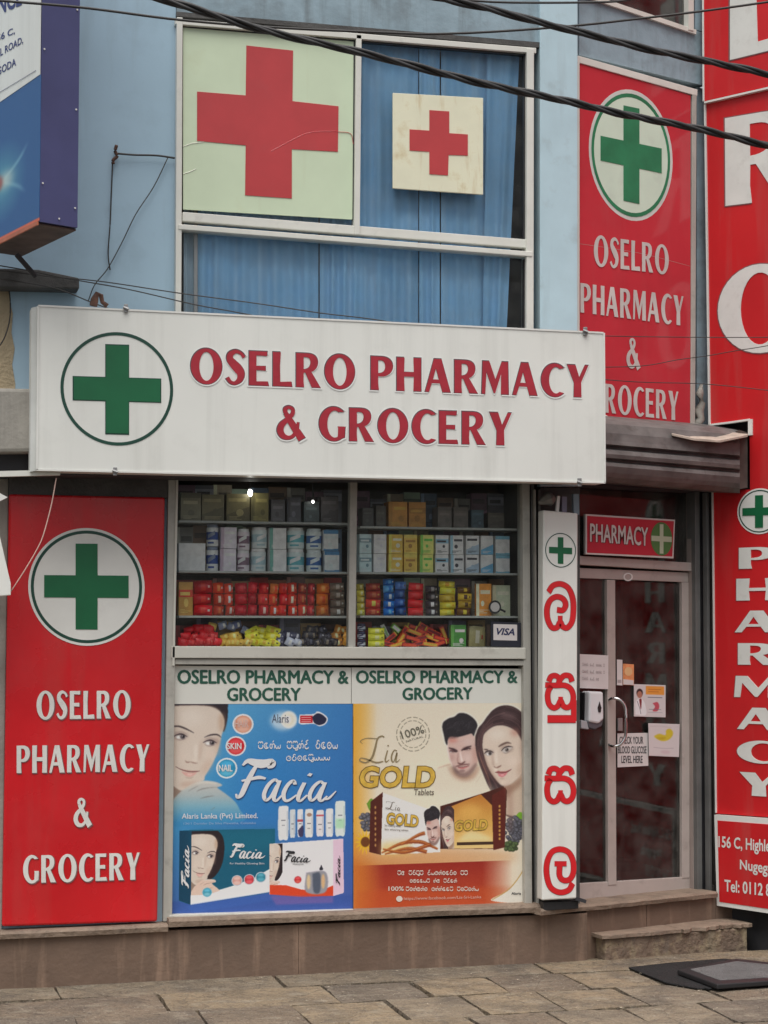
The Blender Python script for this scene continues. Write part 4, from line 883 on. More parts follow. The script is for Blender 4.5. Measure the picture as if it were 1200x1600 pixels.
# ------------------------------------------------------------------ door wing
D = bpy.data.objects.new('door', None); link(D, B, DOOR.at(1000, 1395))
bar('header', DOOR, (900, 875), (1083, 886), .054, door_al, .03, .08, D, .003)
bar('top_rail', DOOR, (900, 895), (1081, 902.5), .062, door_al, .0, .05, D, .003)
bar('stile', DOOR, (955, 906), (957, 1383), .066, door_al, .004, .05, D, .003)
bar('stile', DOOR, (1071.5, 910), (1072, 1372), .062, door_al, .004, .05, D, .003)
bar('bottom_rail', DOOR, (900, 1396), (1083, 1384), .115, door_al, .0, .05, D, .003)
bar('jamb', DOOR, (1082.5, 760), (1086, 1396), .026, c8('pinkish_jamb', (150, 138, 132), 1.1, rough=.5, var=.1, streak=.3), .035, .08, D, .002)
bar('jamb', WING, (1089.5, 760), (1094, 1394), .04, rail_m, -.03, .08, D, .003)
slab('glass', DOOR, [(900, 904), (948, 906), (948, 1384), (900, 1388)], GL_DR, -.02, .006, D)
slab('glass', DOOR, [(962, 907), (1066, 912), (1066, 1374), (964, 1380)], GL_DR, -.02, .006, D)
slab('transom_glass', DOOR, [(900, 760), (1082, 765), (1082, 882), (900, 870)], GL_DR, -.01, .006, D)
b = MB().tube([DOOR.at(u, v, dd) for u, v, dd in [tuple(q) for q in cr([(951, 1094, .0), (958, 1091, .04), (969, 1094, .07), (977, 1106, .085), (978, 1128, .09), (977, 1150, .085), (969, 1163, .07), (958, 1166, .04), (951, 1163, .0)], 6)]], .0095, 10)
b.build('handle', steel, D, smooth=True)
slab('lock', DOOR, [(966, 1122), (973, 1122), (973, 1142), (966, 1142)], galv, .006, .01, D, .002)
emb('seal_ring', QB(DOOR, 974, 895, 989, 908, .004), [ring(.34, .5, 24)], wht, D, .002)
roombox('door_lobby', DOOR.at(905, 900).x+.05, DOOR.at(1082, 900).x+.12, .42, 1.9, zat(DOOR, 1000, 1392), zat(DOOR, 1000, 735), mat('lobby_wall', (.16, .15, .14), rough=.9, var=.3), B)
slab('door_soffit', WING, [(903, 700), (1100, 715), (1100, 768), (903, 758)], dark, .05, .25, B)
# right jamb of the opening
slab('reveal', WING, [(1094, 750), (1106, 750), (1110, 1396), (1098, 1398)], dark, -.05, .12, B)
bar('shutter_rail', WING, (1106, 770), (1111, 1396), .022, rail_m, .02, .04, B, .002)

# upper wing: sign behind glass
W = bpy.data.objects.new('window', None); link(W, B, WING.at(990, 660))
bar('frame', WING, (904, 88), (904, 660), .018, white_al, .035, .06, W, .002)
bar('frame', WING, (903, 92), (1090, 145), .044, white_al, .03, .06, W, .003)
bar('frame', WING, (1085.5, 146), (1083, 664), .036, grey_al, .03, .07, W, .003)
slab('glass', WING, [(906, 100), (1081, 150), (1081, 668), (906, 650)], GL_SG, .012, .004, W)
t = thing('wall_sign', 'tall faded red sign with green cross disc in the upper window beside the tower sign', 'sign', WING.at(990, 665, .02))
cv = [(1079, 668), (1062, 671), (1040, 672), (1010, 669), (980, 662), (950, 652), (925, 641), (906, 632)]
slab('panel', WING, [(906, 97), (1079, 149)]+cv, red_faded, .022, .008, t)
MB().tube([WING.at(u, v, .024) for u, v in cv], .007, 6).build('edge_strip', white_al, t)
q = Q(WING, (920, 129), (1051, 151), (1051, 356), (920, 333), .0225)
emb('disc', q, [disc()], mat('disc_rim_white', (.62, .64, .60), rough=.45), t, .002)
q = Q(WING, (920, 129), (1051, 151), (1051, 356), (920, 333), .0235); emb('ring', q, [ring(.44, .47)], green2, t, .0005, .0004); emb('disc', q, [disc(.44)], pale_mint, t, .0005)
emb('cross', Q(WING, (938.5, 157), (1034, 177), (1034, 326), (938.5, 306), .0255), [cross(.37)], green2, t, .001)
kw = dict(depth=.001, d=0, rim=None)
dullw = mat('dull_white_letter', (.60, .58, .55), rough=.15, var=.12, vs=5, blotch=.4, bcol=(.45, .32, .3), bls=6)
word(Q(WING, (928, 367), (1045, 384), (1045, 429), (928, 415), .0255), 'OSELRO', dullw, t, **kw)
word(Q(WING, (907, 442), (1068, 463), (1068, 509), (907, 488), .0255), 'PHARMACY', dullw, t, **kw)
word(Q(WING, (979, 527), (999, 530), (999, 577), (979, 574), .0255), '&', dullw, t, **kw)
word(Q(WING, (924, 597), (1060, 612), (1060, 657), (924, 642), .0255), 'GROCERY', dullw, t, **kw)

# shutter hood over the door ---------------------------------------
hood_m = mat('hood_steel', (.13, .125, .12), rough=.5, metal=.0, spec=.4, var=.35, vs=7, blotch=.8, bcol=(.045, .032, .026), bls=6, streak=.3, dirt=(.2, .18, .16), dscale=(2, 2, 14))
H = thing('shutter_hood', 'dark ribbed steel roller shutter hood above the shop door', 'shutter hood', WING.at(1050, 760, .2))
pr = [(.02, 650), (.24, 655), (.30, 662), (.33, 676), (.338, 688), (.345, 694), (.305, 698), (.302, 700), (.345, 703), (.355, 709), (.350, 715), (.31, 718), (.308, 720), (.345, 723), (.350, 728), (.335, 738), (.318, 745), (.27, 753), (.02, 756)]
def hoodpt(u, d, v): return WING.at(u, v+(u-950)*.085, d)
n = len(pr); ul, ur = 910, 1156
vs = [hoodpt(ul, d, v) for d, v in pr]+[hoodpt(ur, d, v) for d, v in pr]
fs = [(i, i+1, i+1+n, i+n) for i in range(n-1)]+[tuple(range(n-1, -1, -1)), tuple(range(n, 2*n))]
obj('barrel', vs, fs, hood_m, H)
slab('end_plate', WING, [(ur, 672), (1168, 676), (1168, 762), (ur, 764)], mat('end_plate_steel', (.10, .075, .065), rough=.7, var=.3, vs=8), .30, .2, H)
b = MB(); fl = [(1040, 668, .02), (1066, 664, .02), (1100, 668, .03), (1170, 674, .05)]; fr = [(1050, 676, .34), (1085, 685, .38), (1125, 689, .41), (1168, 680, .40)]
vs = [WING.at(u, v, d) for u, v, d in fl]+[WING.at(u, v+rnd.uniform(-2, 2), d) for u, v, d in fr]; vs += [x-V((0, 0, .012)) for x in vs]
b.add(vs, [(i, i+4, i+5, i+1) for i in range(3)]+[(i+8, i+9, i+13, i+12) for i in range(3)]+[(i+4, i+12, i+13, i+5) for i in range(3)]+[(i, i+1, i+9, i+8) for i in range(3)]+[(0, 8, 12, 4), (3, 7, 15, 11)])
tag(b.build('flashing_sheet', c8('dirty_sheet', (170, 158, 145), 1.1, rough=.7, var=.2, vs=14, blotch=.5, bls=12, bcol=(.12, .1, .09))), 'bent dirty sheet flap lying on the right end of the shutter hood', 'flashing')
tag(MB().tube([WING.at(u, v, .01) for u, v in ((1096, 600), (1093, 615), (1097, 630), (1091, 643), (1095, 655), (1086, 664), (1094, 674))], [.01, .028, .022, .034, .026, .04, .03], 8).build('cement_lump', concrete, None, smooth=True), 'lumpy grey cement patch at the foot of the aluminium frame above the hood', 'cement patch')

# ------------------------------------------------------------------ main sign
S = thing('shop_sign', 'long white box sign with raised red shop name and green cross ring', 'sign', SIGN.at(500, 745))
slab('box', SIGN, [(60, 476), (943, 519), (946, 755), (57, 735)], board_w, 0, .15, S, .006)
bar('trim', SIGN, (60, 477.5), (943, 520), .010, wht, .004, .02, S); bar('trim', SIGN, (57, 734), (946, 754), .010, wht, .004, .02, S)
bar('trim', SIGN, (944, 520), (945.5, 754), .010, wht, .004, .02, S); bar('trim', SIGN, (60, 478), (58, 734), .010, wht, .004, .02, S)
slab('side_flange', SIGN, [(49, 481), (61, 478), (59, 735), (47, 737)], c8('grey_sheet', (200, 202, 198), 1.05, rough=.5, streak=.3, dirt=(.3, .3, .28)), -.02, .12, S)
q = Q(SIGN, (94, 516), (271, 521), (271, 699), (94, 694), .002)
emb('ring', q, [ring(.470, .498, 72)], dkgreen, S, .002)
emb('cross_edge', Q(SIGN, (113.5, 536), (252, 540), (252, 681), (113.5, 677), .002), [cross(.365)], dkgreen, S, .002)
emb('cross', Q(SIGN, (115.5, 538), (250.5, 542), (250.5, 679), (115.5, 675), .004), [cross(.37)], green, S, .003)
for q, s in ((Q(SIGN, (298, 544.5), (919, 571.3), (919, 621.2), (298, 598.5)), 'OSELRO PHARMACY'), (Q(SIGN, (433, 634), (799, 645.5), (799, 696), (433, 686)), '& GROCERY')):
    word(q, s, letter_red, S, depth=.002, d=.0035, track=.125, space=.36, rim=edge_w, rimw=.055)
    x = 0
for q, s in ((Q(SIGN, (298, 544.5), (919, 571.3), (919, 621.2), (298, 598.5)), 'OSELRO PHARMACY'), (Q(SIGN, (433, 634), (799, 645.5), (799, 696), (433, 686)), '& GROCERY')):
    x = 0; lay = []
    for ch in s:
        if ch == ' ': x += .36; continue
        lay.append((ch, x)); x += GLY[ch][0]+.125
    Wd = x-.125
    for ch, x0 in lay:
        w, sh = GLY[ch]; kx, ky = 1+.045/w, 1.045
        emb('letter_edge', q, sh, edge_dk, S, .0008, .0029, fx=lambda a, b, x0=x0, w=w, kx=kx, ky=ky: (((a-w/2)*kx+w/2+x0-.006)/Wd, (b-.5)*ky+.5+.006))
for u, v, wch in ((197, 482, 'top left'), (915, 518, 'top right'), (180, 737, 'bottom left'), (906, 754, 'bottom right')):
    k = thing('sign_hook', 'small grey bolt clip at the %s of the long white sign' % wch, 'clip', SIGN.at(u, v, .01))
    MB().tube([SIGN.at(u-4, v-2, .012), SIGN.at(u+4, v+1, .02)], .008, 8).build('bolt', galv, k)
    slab('clip', SIGN, [(u-3, v-7), (u+3, v-7), (u+3, v+6), (u-3, v+6)], galv, .012, .01, k, .002)
tag(MB().tube([SIGN.at(u, v, -.1) for u, v in ((146, 478), (148, 468), (152, 459), (158, 462), (160, 472), (168, 478))], [.022, .022, .016, .014, .012, .014], 7).build('iron_bracket', rust, None), 'rusty brown iron bracket poking up behind the long white sign', 'bracket')

# ------------------------------------------------------------------ left red sign
t = thing('wall_sign', 'tall bright red sign with green cross disc beside the blue poster', 'sign', FAC.at(125, 1445, .06))
slab('panel', FAC, [(14, 772), (258, 777), (246, 1440), (3, 1448)], red, .07, .04, t, .012)
q = Q(FAC, (44, 824), (226, 826), (226, 1010), (44, 1008), .073); emb('disc', q, [disc(.5, 72)], wht, t, .003)
emb('ring', q, [ring(.452, .478, 72)], dkgreen, t, .001, .001)
emb('cross', Q(FAC, (69, 849), (201, 850), (201, 984), (69, 983), .076), [cross(.37)], green, t, .002)
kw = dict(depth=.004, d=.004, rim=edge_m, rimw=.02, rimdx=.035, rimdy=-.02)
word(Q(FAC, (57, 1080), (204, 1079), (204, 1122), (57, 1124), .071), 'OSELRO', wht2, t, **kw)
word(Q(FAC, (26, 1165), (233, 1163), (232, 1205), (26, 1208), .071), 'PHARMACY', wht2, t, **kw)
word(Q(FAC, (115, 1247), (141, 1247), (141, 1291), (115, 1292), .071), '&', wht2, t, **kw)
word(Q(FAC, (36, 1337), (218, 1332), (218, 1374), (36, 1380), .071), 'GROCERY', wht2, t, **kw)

# ------------------------------------------------------------------ vertical white sign at the column
VS = FAC.off(.20)
t = thing('vertical_sign', 'narrow white box sign with four red Sinhala letters beside the door', 'sign', VS.at(876, 1408))
slab('box', VS, [(848.5, 797), (903, 802), (901, 1404), (847, 1407)], board_w, 0, .09, t, .008)
emb('ring', QB(VS, 852, 832, 900, 886, .002, .03), [ring(.475, .5, 48)], dkgreen, t, .001)
emb('cross', QB(VS, 858, 838.5, 894, 880, .002, .05), [cross(.38)], green, t, .002)
for ch, bx in (('o', (853, 909, 899.8, 985)), ('S', (851, 1051, 900, 1129)), ('s', (850, 1196, 900.5, 1257)), ('l', (851, 1323.5, 899.8, 1398))):
    sh = SIN[ch]
    fat = []
    for g in sh:
        L, Rr = np.array(g[1]), np.array(g[2]); c0 = (L+Rr)/2; fat.append(('s', [tuple(x) for x in c0+(L-c0)*1.16], [tuple(x) for x in c0+(Rr-c0)*1.16]))
    emb('letter_edge', QB(VS, *bx, .001), fat, edge_m, t, .001, layer=.00005)
    emb('letter', QB(VS, *bx, .003), sh, mat('bright_red_vinyl', (.66, .014, .02), rough=.35, var=.06), t, .002, layer=.00005)
t = thing('sign_bracket', 'dark steel foot bracket under the narrow white vertical sign', 'bracket', VS.at(876, 1420, -.03))
slab('plate', VS, [(849, 1410), (904, 1408), (904, 1420), (849, 1423)], black, -.03, .07, t, .003); bar('hinge', VS, (900, 1404), (916, 1409), .02, dark, 0, .05, t)
t = thing('cable_box', 'crumpled grey duct pieces above the narrow white vertical sign', 'duct', VS.at(872, 797, -.06))
MB().tube([VS.at(u, v, -.05) for u, v in ((842, 786), (851, 782), (858, 780), (864, 776))], [.012, .03, .045, .03], 7).build('duct', mat('dirty_grey_plastic', (.16, .155, .14), rough=.7, var=.3, vs=15), t)
bar('pipe', VS, (873, 775), (871, 800), .018, wht, -.04, .02, t); bar('pipe', VS, (882, 776), (882, 800), .03, mat('lilac_pipe', (.2, .19, .26), rough=.5), -.05, .03, t); bar('pipe', VS, (900, 772), (901, 804), .035, mat('bluish_pipe', (.2, .26, .3), rough=.5), -.06, .03, t)
# ------------------------------------------------------------------ door sign, papers and dispenser
t = thing('door_sign', 'small red sign with white lettering and green disc above the door', 'sign', DOOR.at(985, 872, .05))
slab('panel', DOOR, [(915, 803), (1055, 812), (1052.5, 872.5), (915, 866)], wht, .07, .02, t, .002)
slab('face', DOOR, [(917.5, 806), (1053, 814.5), (1050.5, 869.5), (917.5, 863.5)], mat('pinkish_red_vinyl', (.60, .035, .06), rough=.4, var=.05), .072, .003, t)
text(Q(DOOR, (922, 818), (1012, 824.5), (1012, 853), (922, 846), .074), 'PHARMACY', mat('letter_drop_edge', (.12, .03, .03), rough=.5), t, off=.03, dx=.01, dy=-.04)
text(Q(DOOR, (922, 818), (1012, 824.5), (1012, 853), (922, 846), .076), 'PHARMACY', wht2, t, off=0, bold=.022)
q = Q(DOOR, (1017, 815), (1050.5, 817), (1050.5, 869), (1017, 867), .074); emb('disc', q, [disc()], mat('sage_green', (.10, .26, .08), rough=.5), t, .001)
emb('cross', Q(DOOR, (1018, 818), (1049.5, 820), (1049.5, 866), (1018, 864), .076), [cross(.41)], pale_green, t, .001)
def paper(name, label, cat, pl, corners, d, m=None, tilt=0):
    t = thing(name, label, cat, pl.at(corners[2][0], corners[2][1], d)); slab('sheet', pl, corners, m or wht2, d, .002, t); return t
pap = c8('white_paper', (205, 198, 196), 1.15, rough=.8, var=.04); faint = mat('faint_print', (.42, .36, .36), rough=.8)
t = paper('paper_notice', 'blank looking white paper notice taped on the narrow glass left of the door', 'notice', DOOR, [(905.5, 1022), (950.5, 1024), (950.5, 1077), (906, 1075)], .012, pap)
for v in (1035, 1046, 1057): sline(QB(DOOR, 910, v, 945 if v != 1057 else 936, v+5, .014, .05), 'snor tyd wlnt srd'[:15 if v != 1057 else 11], faint, t, 0)
t = paper('sticker', 'tall narrow white sticker at the upper left of the door glass', 'sticker', DOOR, [(964, 1030.5), (972.5, 1031), (972.5, 1071), (964, 1070.5)], -.008, pap)
slab('print', DOOR, [(965, 1062), (971, 1062), (971, 1067), (965, 1067)], faint, -.007, .001, t)
t = paper('sticker', 'small orange and white sticker near the top of the door glass papers', 'sticker', DOOR, [(973.5, 1037), (990.5, 1038), (990.5, 1071), (973.5, 1070)], -.008, c8('orange_print', (214, 140, 92), 1.2, rough=.6, var=.2, vs=30))
slab('print', DOOR, [(974, 1061), (990, 1063), (990, 1070.5), (974, 1069.5)], pap, -.0065, .001, t); emb('print', QB(DOOR, 976, 1042, 988, 1056, -.0065), [disc()], c8('pale_orange_print', (226, 180, 130)), t, .0005)
t = paper('door_poster', 'small clinic poster with a doctor and an orange heading on the door glass', 'poster', DOOR, [(990.5, 1069), (1040, 1070.5), (1040, 1121), (990.5, 1119.5)], -.008, pap)
c = Canvas(990, 1068, 1041, 1122, 6, (206, 200, 200))
c.rect(1009, 1070, 1039, 1084.5, (222, 150, 66), 1, .4)
for y in (1075, 1079): c.rect(1013, y, 1034-(y-1075), y+1.2, (170, 96, 40), .7)
c.ell(999, 1082, 5.2, 7, (52, 40, 40), 1, .5); c.ell(999, 1085, 4.2, 6, (172, 118, 100), 1, .5); c.fill([(992, 1119), (992, 1100), (996, 1093), (1003, 1093), (1008, 1102), (1009, 1119)], (224, 224, 226), 1, .5)
c.fill([(998, 1093), (1002, 1093), (1001, 1110)], (120, 40, 44), 1, .3); c.line([(995, 1096), (999, 1108), (1001, 1118)], 1, (110, 110, 120), .8)
c.rect(1012, 1088.5, 1036, 1089.8, (90, 90, 100), .8); c.fill([(1020, 1099), (1028, 1097), (1031, 1104), (1028, 1112), (1020, 1112), (1024, 1105)], (186, 70, 84), .9, .5); c.rect(1014, 1109, 1034, 1110, (120, 120, 130), .8); c.rect(1012, 1114, 1036, 1115, (150, 150, 160), .6)
pic('print', Q(DOOR, (990.8, 1069.4), (1039.6, 1070.9), (1039.6, 1120.6), (990.8, 1119.2), -.006), c.material('clinic_print'), t)
t = paper('paper_notice', 'white notice about checking blood glucose in block letters on the door glass', 'notice', DOOR, [(965, 1146), (1012.5, 1145), (1013, 1196.5), (965, 1199)], -.008, pap)
for (a, b_, y0, y1, s) in ((968, 1005, 1151, 1162, 'CHECK YOUR'), (966, 1010, 1166, 1177, 'BLOOD GLUCOSE'), (971, 1004, 1181, 1192, 'LEVEL HERE')):
    text(QB(DOOR, a, y0, b_, y1, -.0065), s, txt_dk, t, off=0, bold=.015, d=0)
t = paper('paper_notice', 'white leaflet with a yellow blotch at the right edge of the door glass', 'notice', DOOR, [(1013, 1130), (1062, 1131.5), (1061, 1183), (1014, 1181)], .006, pap)
c = Canvas(1013, 1130, 1063, 1184, 6, (206, 198, 198))
c.fill([(1021, 1151), (1030, 1147), (1040, 1149), (1041, 1141), (1047, 1138), (1052, 1143), (1051, 1150), (1044, 1157), (1034, 1159), (1025, 1155)], (204, 184, 56), 1, .8); c.fill([(1025, 1153), (1040, 1152), (1036, 1157), (1028, 1156)], (176, 150, 40), .6, 1)
c.line([(1020, 1170), (1036, 1171), (1054, 1170)], 1, (170, 160, 165), .8, .4); c.ell(1040, 1177, 8, 3, (196, 170, 176), .6, 1.2); c.line([(1015, 1135), (1030, 1134), (1050, 1136)], 1.5, (186, 176, 178), .6, .6)
pic('print', Q(DOOR, (1013.4, 1130.4), (1061.6, 1131.9), (1060.6, 1182.6), (1014.4, 1180.6), .008), c.material('leaflet_print'), t)
t = thing('soap_dispenser', 'white wall sanitiser dispenser with grey drip tray beside the door handle', 'dispenser', DOOR.at(928, 1140, .03))
slab('body', DOOR, [(921, 1080), (943, 1081), (944, 1124), (936, 1131), (920, 1128)], c8('dispenser_white', (216, 218, 220), 1.1, rough=.25, var=.02), .10, .08, t, .012)
slab('back_plate', DOOR, [(913, 1082), (923, 1082), (923, 1130), (913, 1128)], black, .06, .05, t, .006)
emb('window', QB(DOOR, 934, 1096, 940, 1114, .103), [('p', [[(.5, 1), (1, .45), (.8, .05), (.2, .05), (0, .45)]])], black, t, .002)
slab('nozzle', DOOR, [(918, 1127), (943, 1123), (941, 1134), (930, 1140), (920, 1137)], c8('dispenser_grey', (90, 92, 98), 1.0, rough=.35), .09, .06, t, .005)
slab('drip_tray', DOOR, [(908, 1125), (922, 1128), (920, 1140), (908, 1138)], c8('tray_grey', (170, 172, 176), 1.0, rough=.35), .085, .05, t, .004)

# ------------------------------------------------------------------ posters in the shop window
hdr = c8('header_board', (214, 214, 206), 1.12, rough=.45, var=.02, streak=.1, dirt=(.5, .5, .46))
def header(us_, label, w1, w2):
    t = thing('header_board', label, 'sign board', FAC.at(us_[0], 1100, .0)); slab('panel', FAC, [(us_[0], us_[2]), (us_[1], us_[3]), (us_[1], us_[5]), (us_[0], us_[4])], hdr, .006, .012, t)
    text(Q(FAC, *w1, .008), 'OSELRO PHARMACY &', txt_gn, t, off=0, bold=.038, d=0); text(Q(FAC, *w2, .008), 'GROCERY', txt_gn, t, off=0, bold=.038, d=0)
header((268, 548.5, 1040, 1043, 1100, 1099.5), 'left white header board with green lettering above the blue poster', ((278, 1047), (544, 1048), (544, 1068), (278, 1068)), ((355.5, 1075), (469.5, 1075), (469.5, 1094.5), (355.5, 1095)))
header((549.5, 820, 1043, 1045, 1099.5, 1098.5), 'right white header board with green lettering above the cream poster', ((557, 1048), (808, 1048), (808, 1067), (557, 1067.5)), ((629.5, 1075), (738, 1074), (738, 1092.5), (629.5, 1093.5)))
PB = thing('blue_poster', 'blue cosmetics poster with a woman resting her chin, lower left window panel', 'poster', FAC.at(408, 1431))
pic('print', Q(FAC, (267, 1100.5), (551, 1100), (551, 1421), (264, 1432), .006), poster_blue(), PB, 0, .01)
PD = .0085
white_soft = mat('white_soft_print', (.72, .74, .78), rough=.45, var=.02)
text(QB(FAC, 425, 1116, 451, 1129, PD), 'Alaris', mat('slate_print', (.10, .12, .18), rough=.5), PB, off=0, d=0)
def skew(q0, a): return q0
badge_t = dict(off=0, bold=.03, d=0)
text(QB(FAC, 367, 1125, 388, 1136, PD), 'HAIR', mat('pinkish_print', (.72, .5, .44), rough=.5), PB, **badge_t); text(QB(FAC, 355, 1161, 377, 1170.5, PD), 'SKIN', wpr, PB, **badge_t); text(QB(FAC, 342, 1195, 363, 1205, PD), 'NAIL', wpr, PB, **badge_t)
sline(Q(FAC, (403, 1157), (528, 1155), (528, 1170), (403, 1170), PD), 'stny sSnd rtwy', white_soft, PB, 0, .06); sline(Q(FAC, (447, 1178), (516, 1176), (516, 1188), (447, 1189), PD), 'orwtSyyy', white_soft, PB, 0, .06)
def script(q, m, parent, d, shadow=None, w=1.0):
    """brush script word of the blue poster"""
    S_ = [strip([(.02, .86), (.07, .97), (.20, .93), (.30, .99), (.315, .90), (.27, .84)], [.02*w, .05*w, .09*w, .07*w, .05*w, .02*w], 5, 2.4),
          strip([(.165, .93), (.125, .70), (.085, .42), (.055, .18), (.02, .12), (.0, .2)], [.03*w, .05*w, .055*w, .05*w, .03*w, .02*w], 5, 2.0), strip([(.035, .50), (.12, .55), (.20, .60), (.27, .58)], [.02*w, .03*w, .035*w, .02*w], 5, 2.4)]
    def a_(x): return [strip([(x+.135, .50), (x+.09, .56), (x+.035, .42), (x+.01, .2), (x+.035, .06), (x+.08, .14), (x+.125, .42)], [.03*w, .035*w, .04*w, .042*w, .035*w, .03*w, .035*w], 5, 2.2),
                       strip([(x+.145, .55), (x+.12, .28), (x+.115, .1), (x+.145, .05), (x+.19, .18)], [.035*w, .045*w, .04*w, .03*w, .02*w], 5, 2.2)]
    S_ += a_(.27)
    S_ += [strip([(.575, .46), (.55, .55), (.505, .46), (.475, .25), (.495, .07), (.54, .06), (.61, .2)], [.035*w, .04*w, .04*w, .045*w, .035*w, .03*w, .02*w], 5, 2.2),
           strip([(.665, .52), (.635, .26), (.63, .09), (.66, .05), (.715, .2)], [.04*w, .045*w, .04*w, .03*w, .02*w], 5, 2.2), strip([(.695, .70), (.715, .77)], [.04*w, .035*w], 2, 2)]
    S_ += a_(.73)+[strip([(.89, .10), (.94, .12), (1.0, .32)], [.03*w, .03*w, .012*w], 5, 2)]
    S_ = [('s', [(x+.07*(y-.5), y) for x, y in g[1]], [(x+.07*(y-.5), y) for x, y in g[2]]) for g in S_]
    if shadow: emb('lettering', q, S_, shadow, parent, 0, d-.0006, fx=lambda x, y: (x+.006, y-.02), layer=.00002)
    emb('lettering', q, S_, m, parent, 0, d, layer=.00002)
blue_sh = mat('deep_blue_print', (.02, .06, .20), rough=.5)
script(Q(FAC, (372, 1186), (527, 1198), (527, 1254), (372, 1254), PD+.001), wpr, PB, 0, blue_sh, 1.0)
text(Q(FAC, (284, 1271), (403, 1270), (403, 1281), (284, 1282), PD), 'Alaris Lanka (Pvt) Limited.', white_soft, PB, off=.012, d=0)
text(Q(FAC, (287, 1285), (400, 1284), (400, 1288), (287, 1289), PD), '136/1 Danisler De Silva Mawatha, Colombo', mat('pale_blue_print', (.35, .5, .7), rough=.5), PB, off=0, d=0)
script(Q(FAC, (361, 1318), (415, 1325), (415, 1342), (361, 1342), PD+.001), wpr, PB, 0, None, 1.3); script(Q(FAC, (445, 1329), (486, 1336), (486, 1348), (445, 1347), PD+.001), txt_dk, PB, 0, None, 1.3)
text(QB(FAC, 359, 1347.5, 413, 1351.5, PD), 'for Healthy Glowing Skin', white_soft, PB, off=0, d=0); text(QB(FAC, 457, 1349, 474, 1352, PD), 'Whitening Gold', txt_dk, PB, off=0, d=0)
script(Q(FAC, (284, 1386), (284, 1320), (296, 1320), (296, 1386), PD+.001), wpr, PB, 0, None, 1.4); script(Q(FAC, (525, 1382), (525, 1336), (532, 1336), (532, 1382), PD+.001), txt_dk, PB, 0, None, 1.3)
PG = thing('cream_poster', 'cream and gold tablets poster with a man and a woman, lower right window panel', 'poster', FAC.at(686, 1420))
pic('print', Q(FAC, (552, 1099.5), (820, 1098.5), (821, 1413), (552.5, 1422), .006), poster_gold(), PG, 0, .01)
gold = [mat('gold_print', (.68, .44, .07), rough=.4, var=.25, vs=18), mat('gold_print_edge', (.20, .12, .035), rough=.4)]
def lia(q, m, parent, k=1.0):
    S_ = [strip([(.62, .96), (.56, 1), (.46, .9), (.40, .55), (.32, .2), (.18, .04), (.04, .1), (.06, .2), (.2, .16), (.42, .04), (.6, .08)], [.03, .03, .04, .05, .05, .03, .03, .02, .03, .035, .02], 5, 1.6),
          strip([(.46, .9), (.2, .92), (.05, .82), (.1, .72)], [.02, .015, .015, .01], 5, 1.6),
          strip([(.70, .48), (.645, .15), (.67, .06), (.74, .14)], [.03, .035, .03, .015], 5, 1.6), strip([(.705, .63), (.72, .67)], .035, 2, 1.6),
          strip([(.93, .46), (.86, .48), (.80, .3), (.80, .12), (.85, .07), (.93, .4), (.90, .1), (.93, .06), (1.0, .16)], [.02, .025, .035, .035, .02, .03, .03, .02, .01], 5, 1.6)]
    emb('lettering', q, S_, m, parent, 0, 0, layer=.00002)
lia(Q(FAC, (560, 1150), (625, 1150), (625, 1193), (560, 1193), PD), mat('bronze_print', (.30, .23, .12), rough=.4), PG)
def goldword(u0, v0, u1, v1, sl=0, sh=.12):
    q0 = QB(FAC, u0, v0, u1, v1, PD, sl)
    text(q0, 'GOLD', gold[1], PG, off=.06, base=.035, shear=sh, d=0); text(q0, 'GOLD', gold[0], PG, off=.03, base=.035, shear=sh, d=.0008)
goldword(562, 1197, 680, 1231); goldword(604, 1269, 654, 1288, .1); goldword(710, 1282, 762, 1299, -.04)
lia(Q(FAC, (602, 1250), (626, 1256), (626, 1268), (602, 1264), PD), txt_br, PG)
text(QB(FAC, 647, 1233, 678, 1242.5, PD), 'Tablets', txt_br, PG, off=.008, d=0, shear=.1)
for a, b_, y0, y1 in ((601, 626, 1288, 1292), (601, 638, 1294, 1298)): text(QB(FAC, a, y0, b_, y1, PD, .05), 'Skin whitening tablets', txt_br, PG, off=0, d=0)
text(Q(FAC, (625, 1143), (660, 1133), (664, 1145), (629, 1155), PD), '100%', mat('stamp_print', (.16, .15, .11), rough=.5), PG, off=.01, d=0); text(Q(FAC, (634, 1157), (661, 1149), (662, 1152), (635, 1160), PD), 'NATURAL', mat('stamp_print', (.16, .15, .11)), PG, off=0, d=0)
soft = mat('cream_print', (.74, .66, .58), rough=.5)
sline(QB(FAC, 621, 1359, 731, 1367, PD), 'sl srSs dyonwtrw ss', soft, PG, 0, .05); sline(QB(FAC, 640, 1372, 714, 1379, PD), 'wlttys nl sdtn', soft, PG, 0, .05); sline(QB(FAC, 634, 1384.5, 748, 1392, PD), 'swnlnw onntts swswny', soft, PG, 0, .05)
text(QB(FAC, 607, 1385, 631, 1392, PD), '100%', soft, PG, off=.01, d=0); text(Q(FAC, (631, 1401.5), (752, 1399), (752, 1405), (631, 1408), PD), 'https://www.facebook.com/Lia-Sri-Lanka', mat('pinkish_soft_print', (.7, .45, .36)), PG, off=0, d=0)
emb('lettering', QB(FAC, 619, 1400, 629, 1409, PD), [disc()], soft, PG, 0); text(QB(FAC, 799, 1394, 814, 1398, PD), 'Alaris', txt_dk, PG, off=.02, d=0)

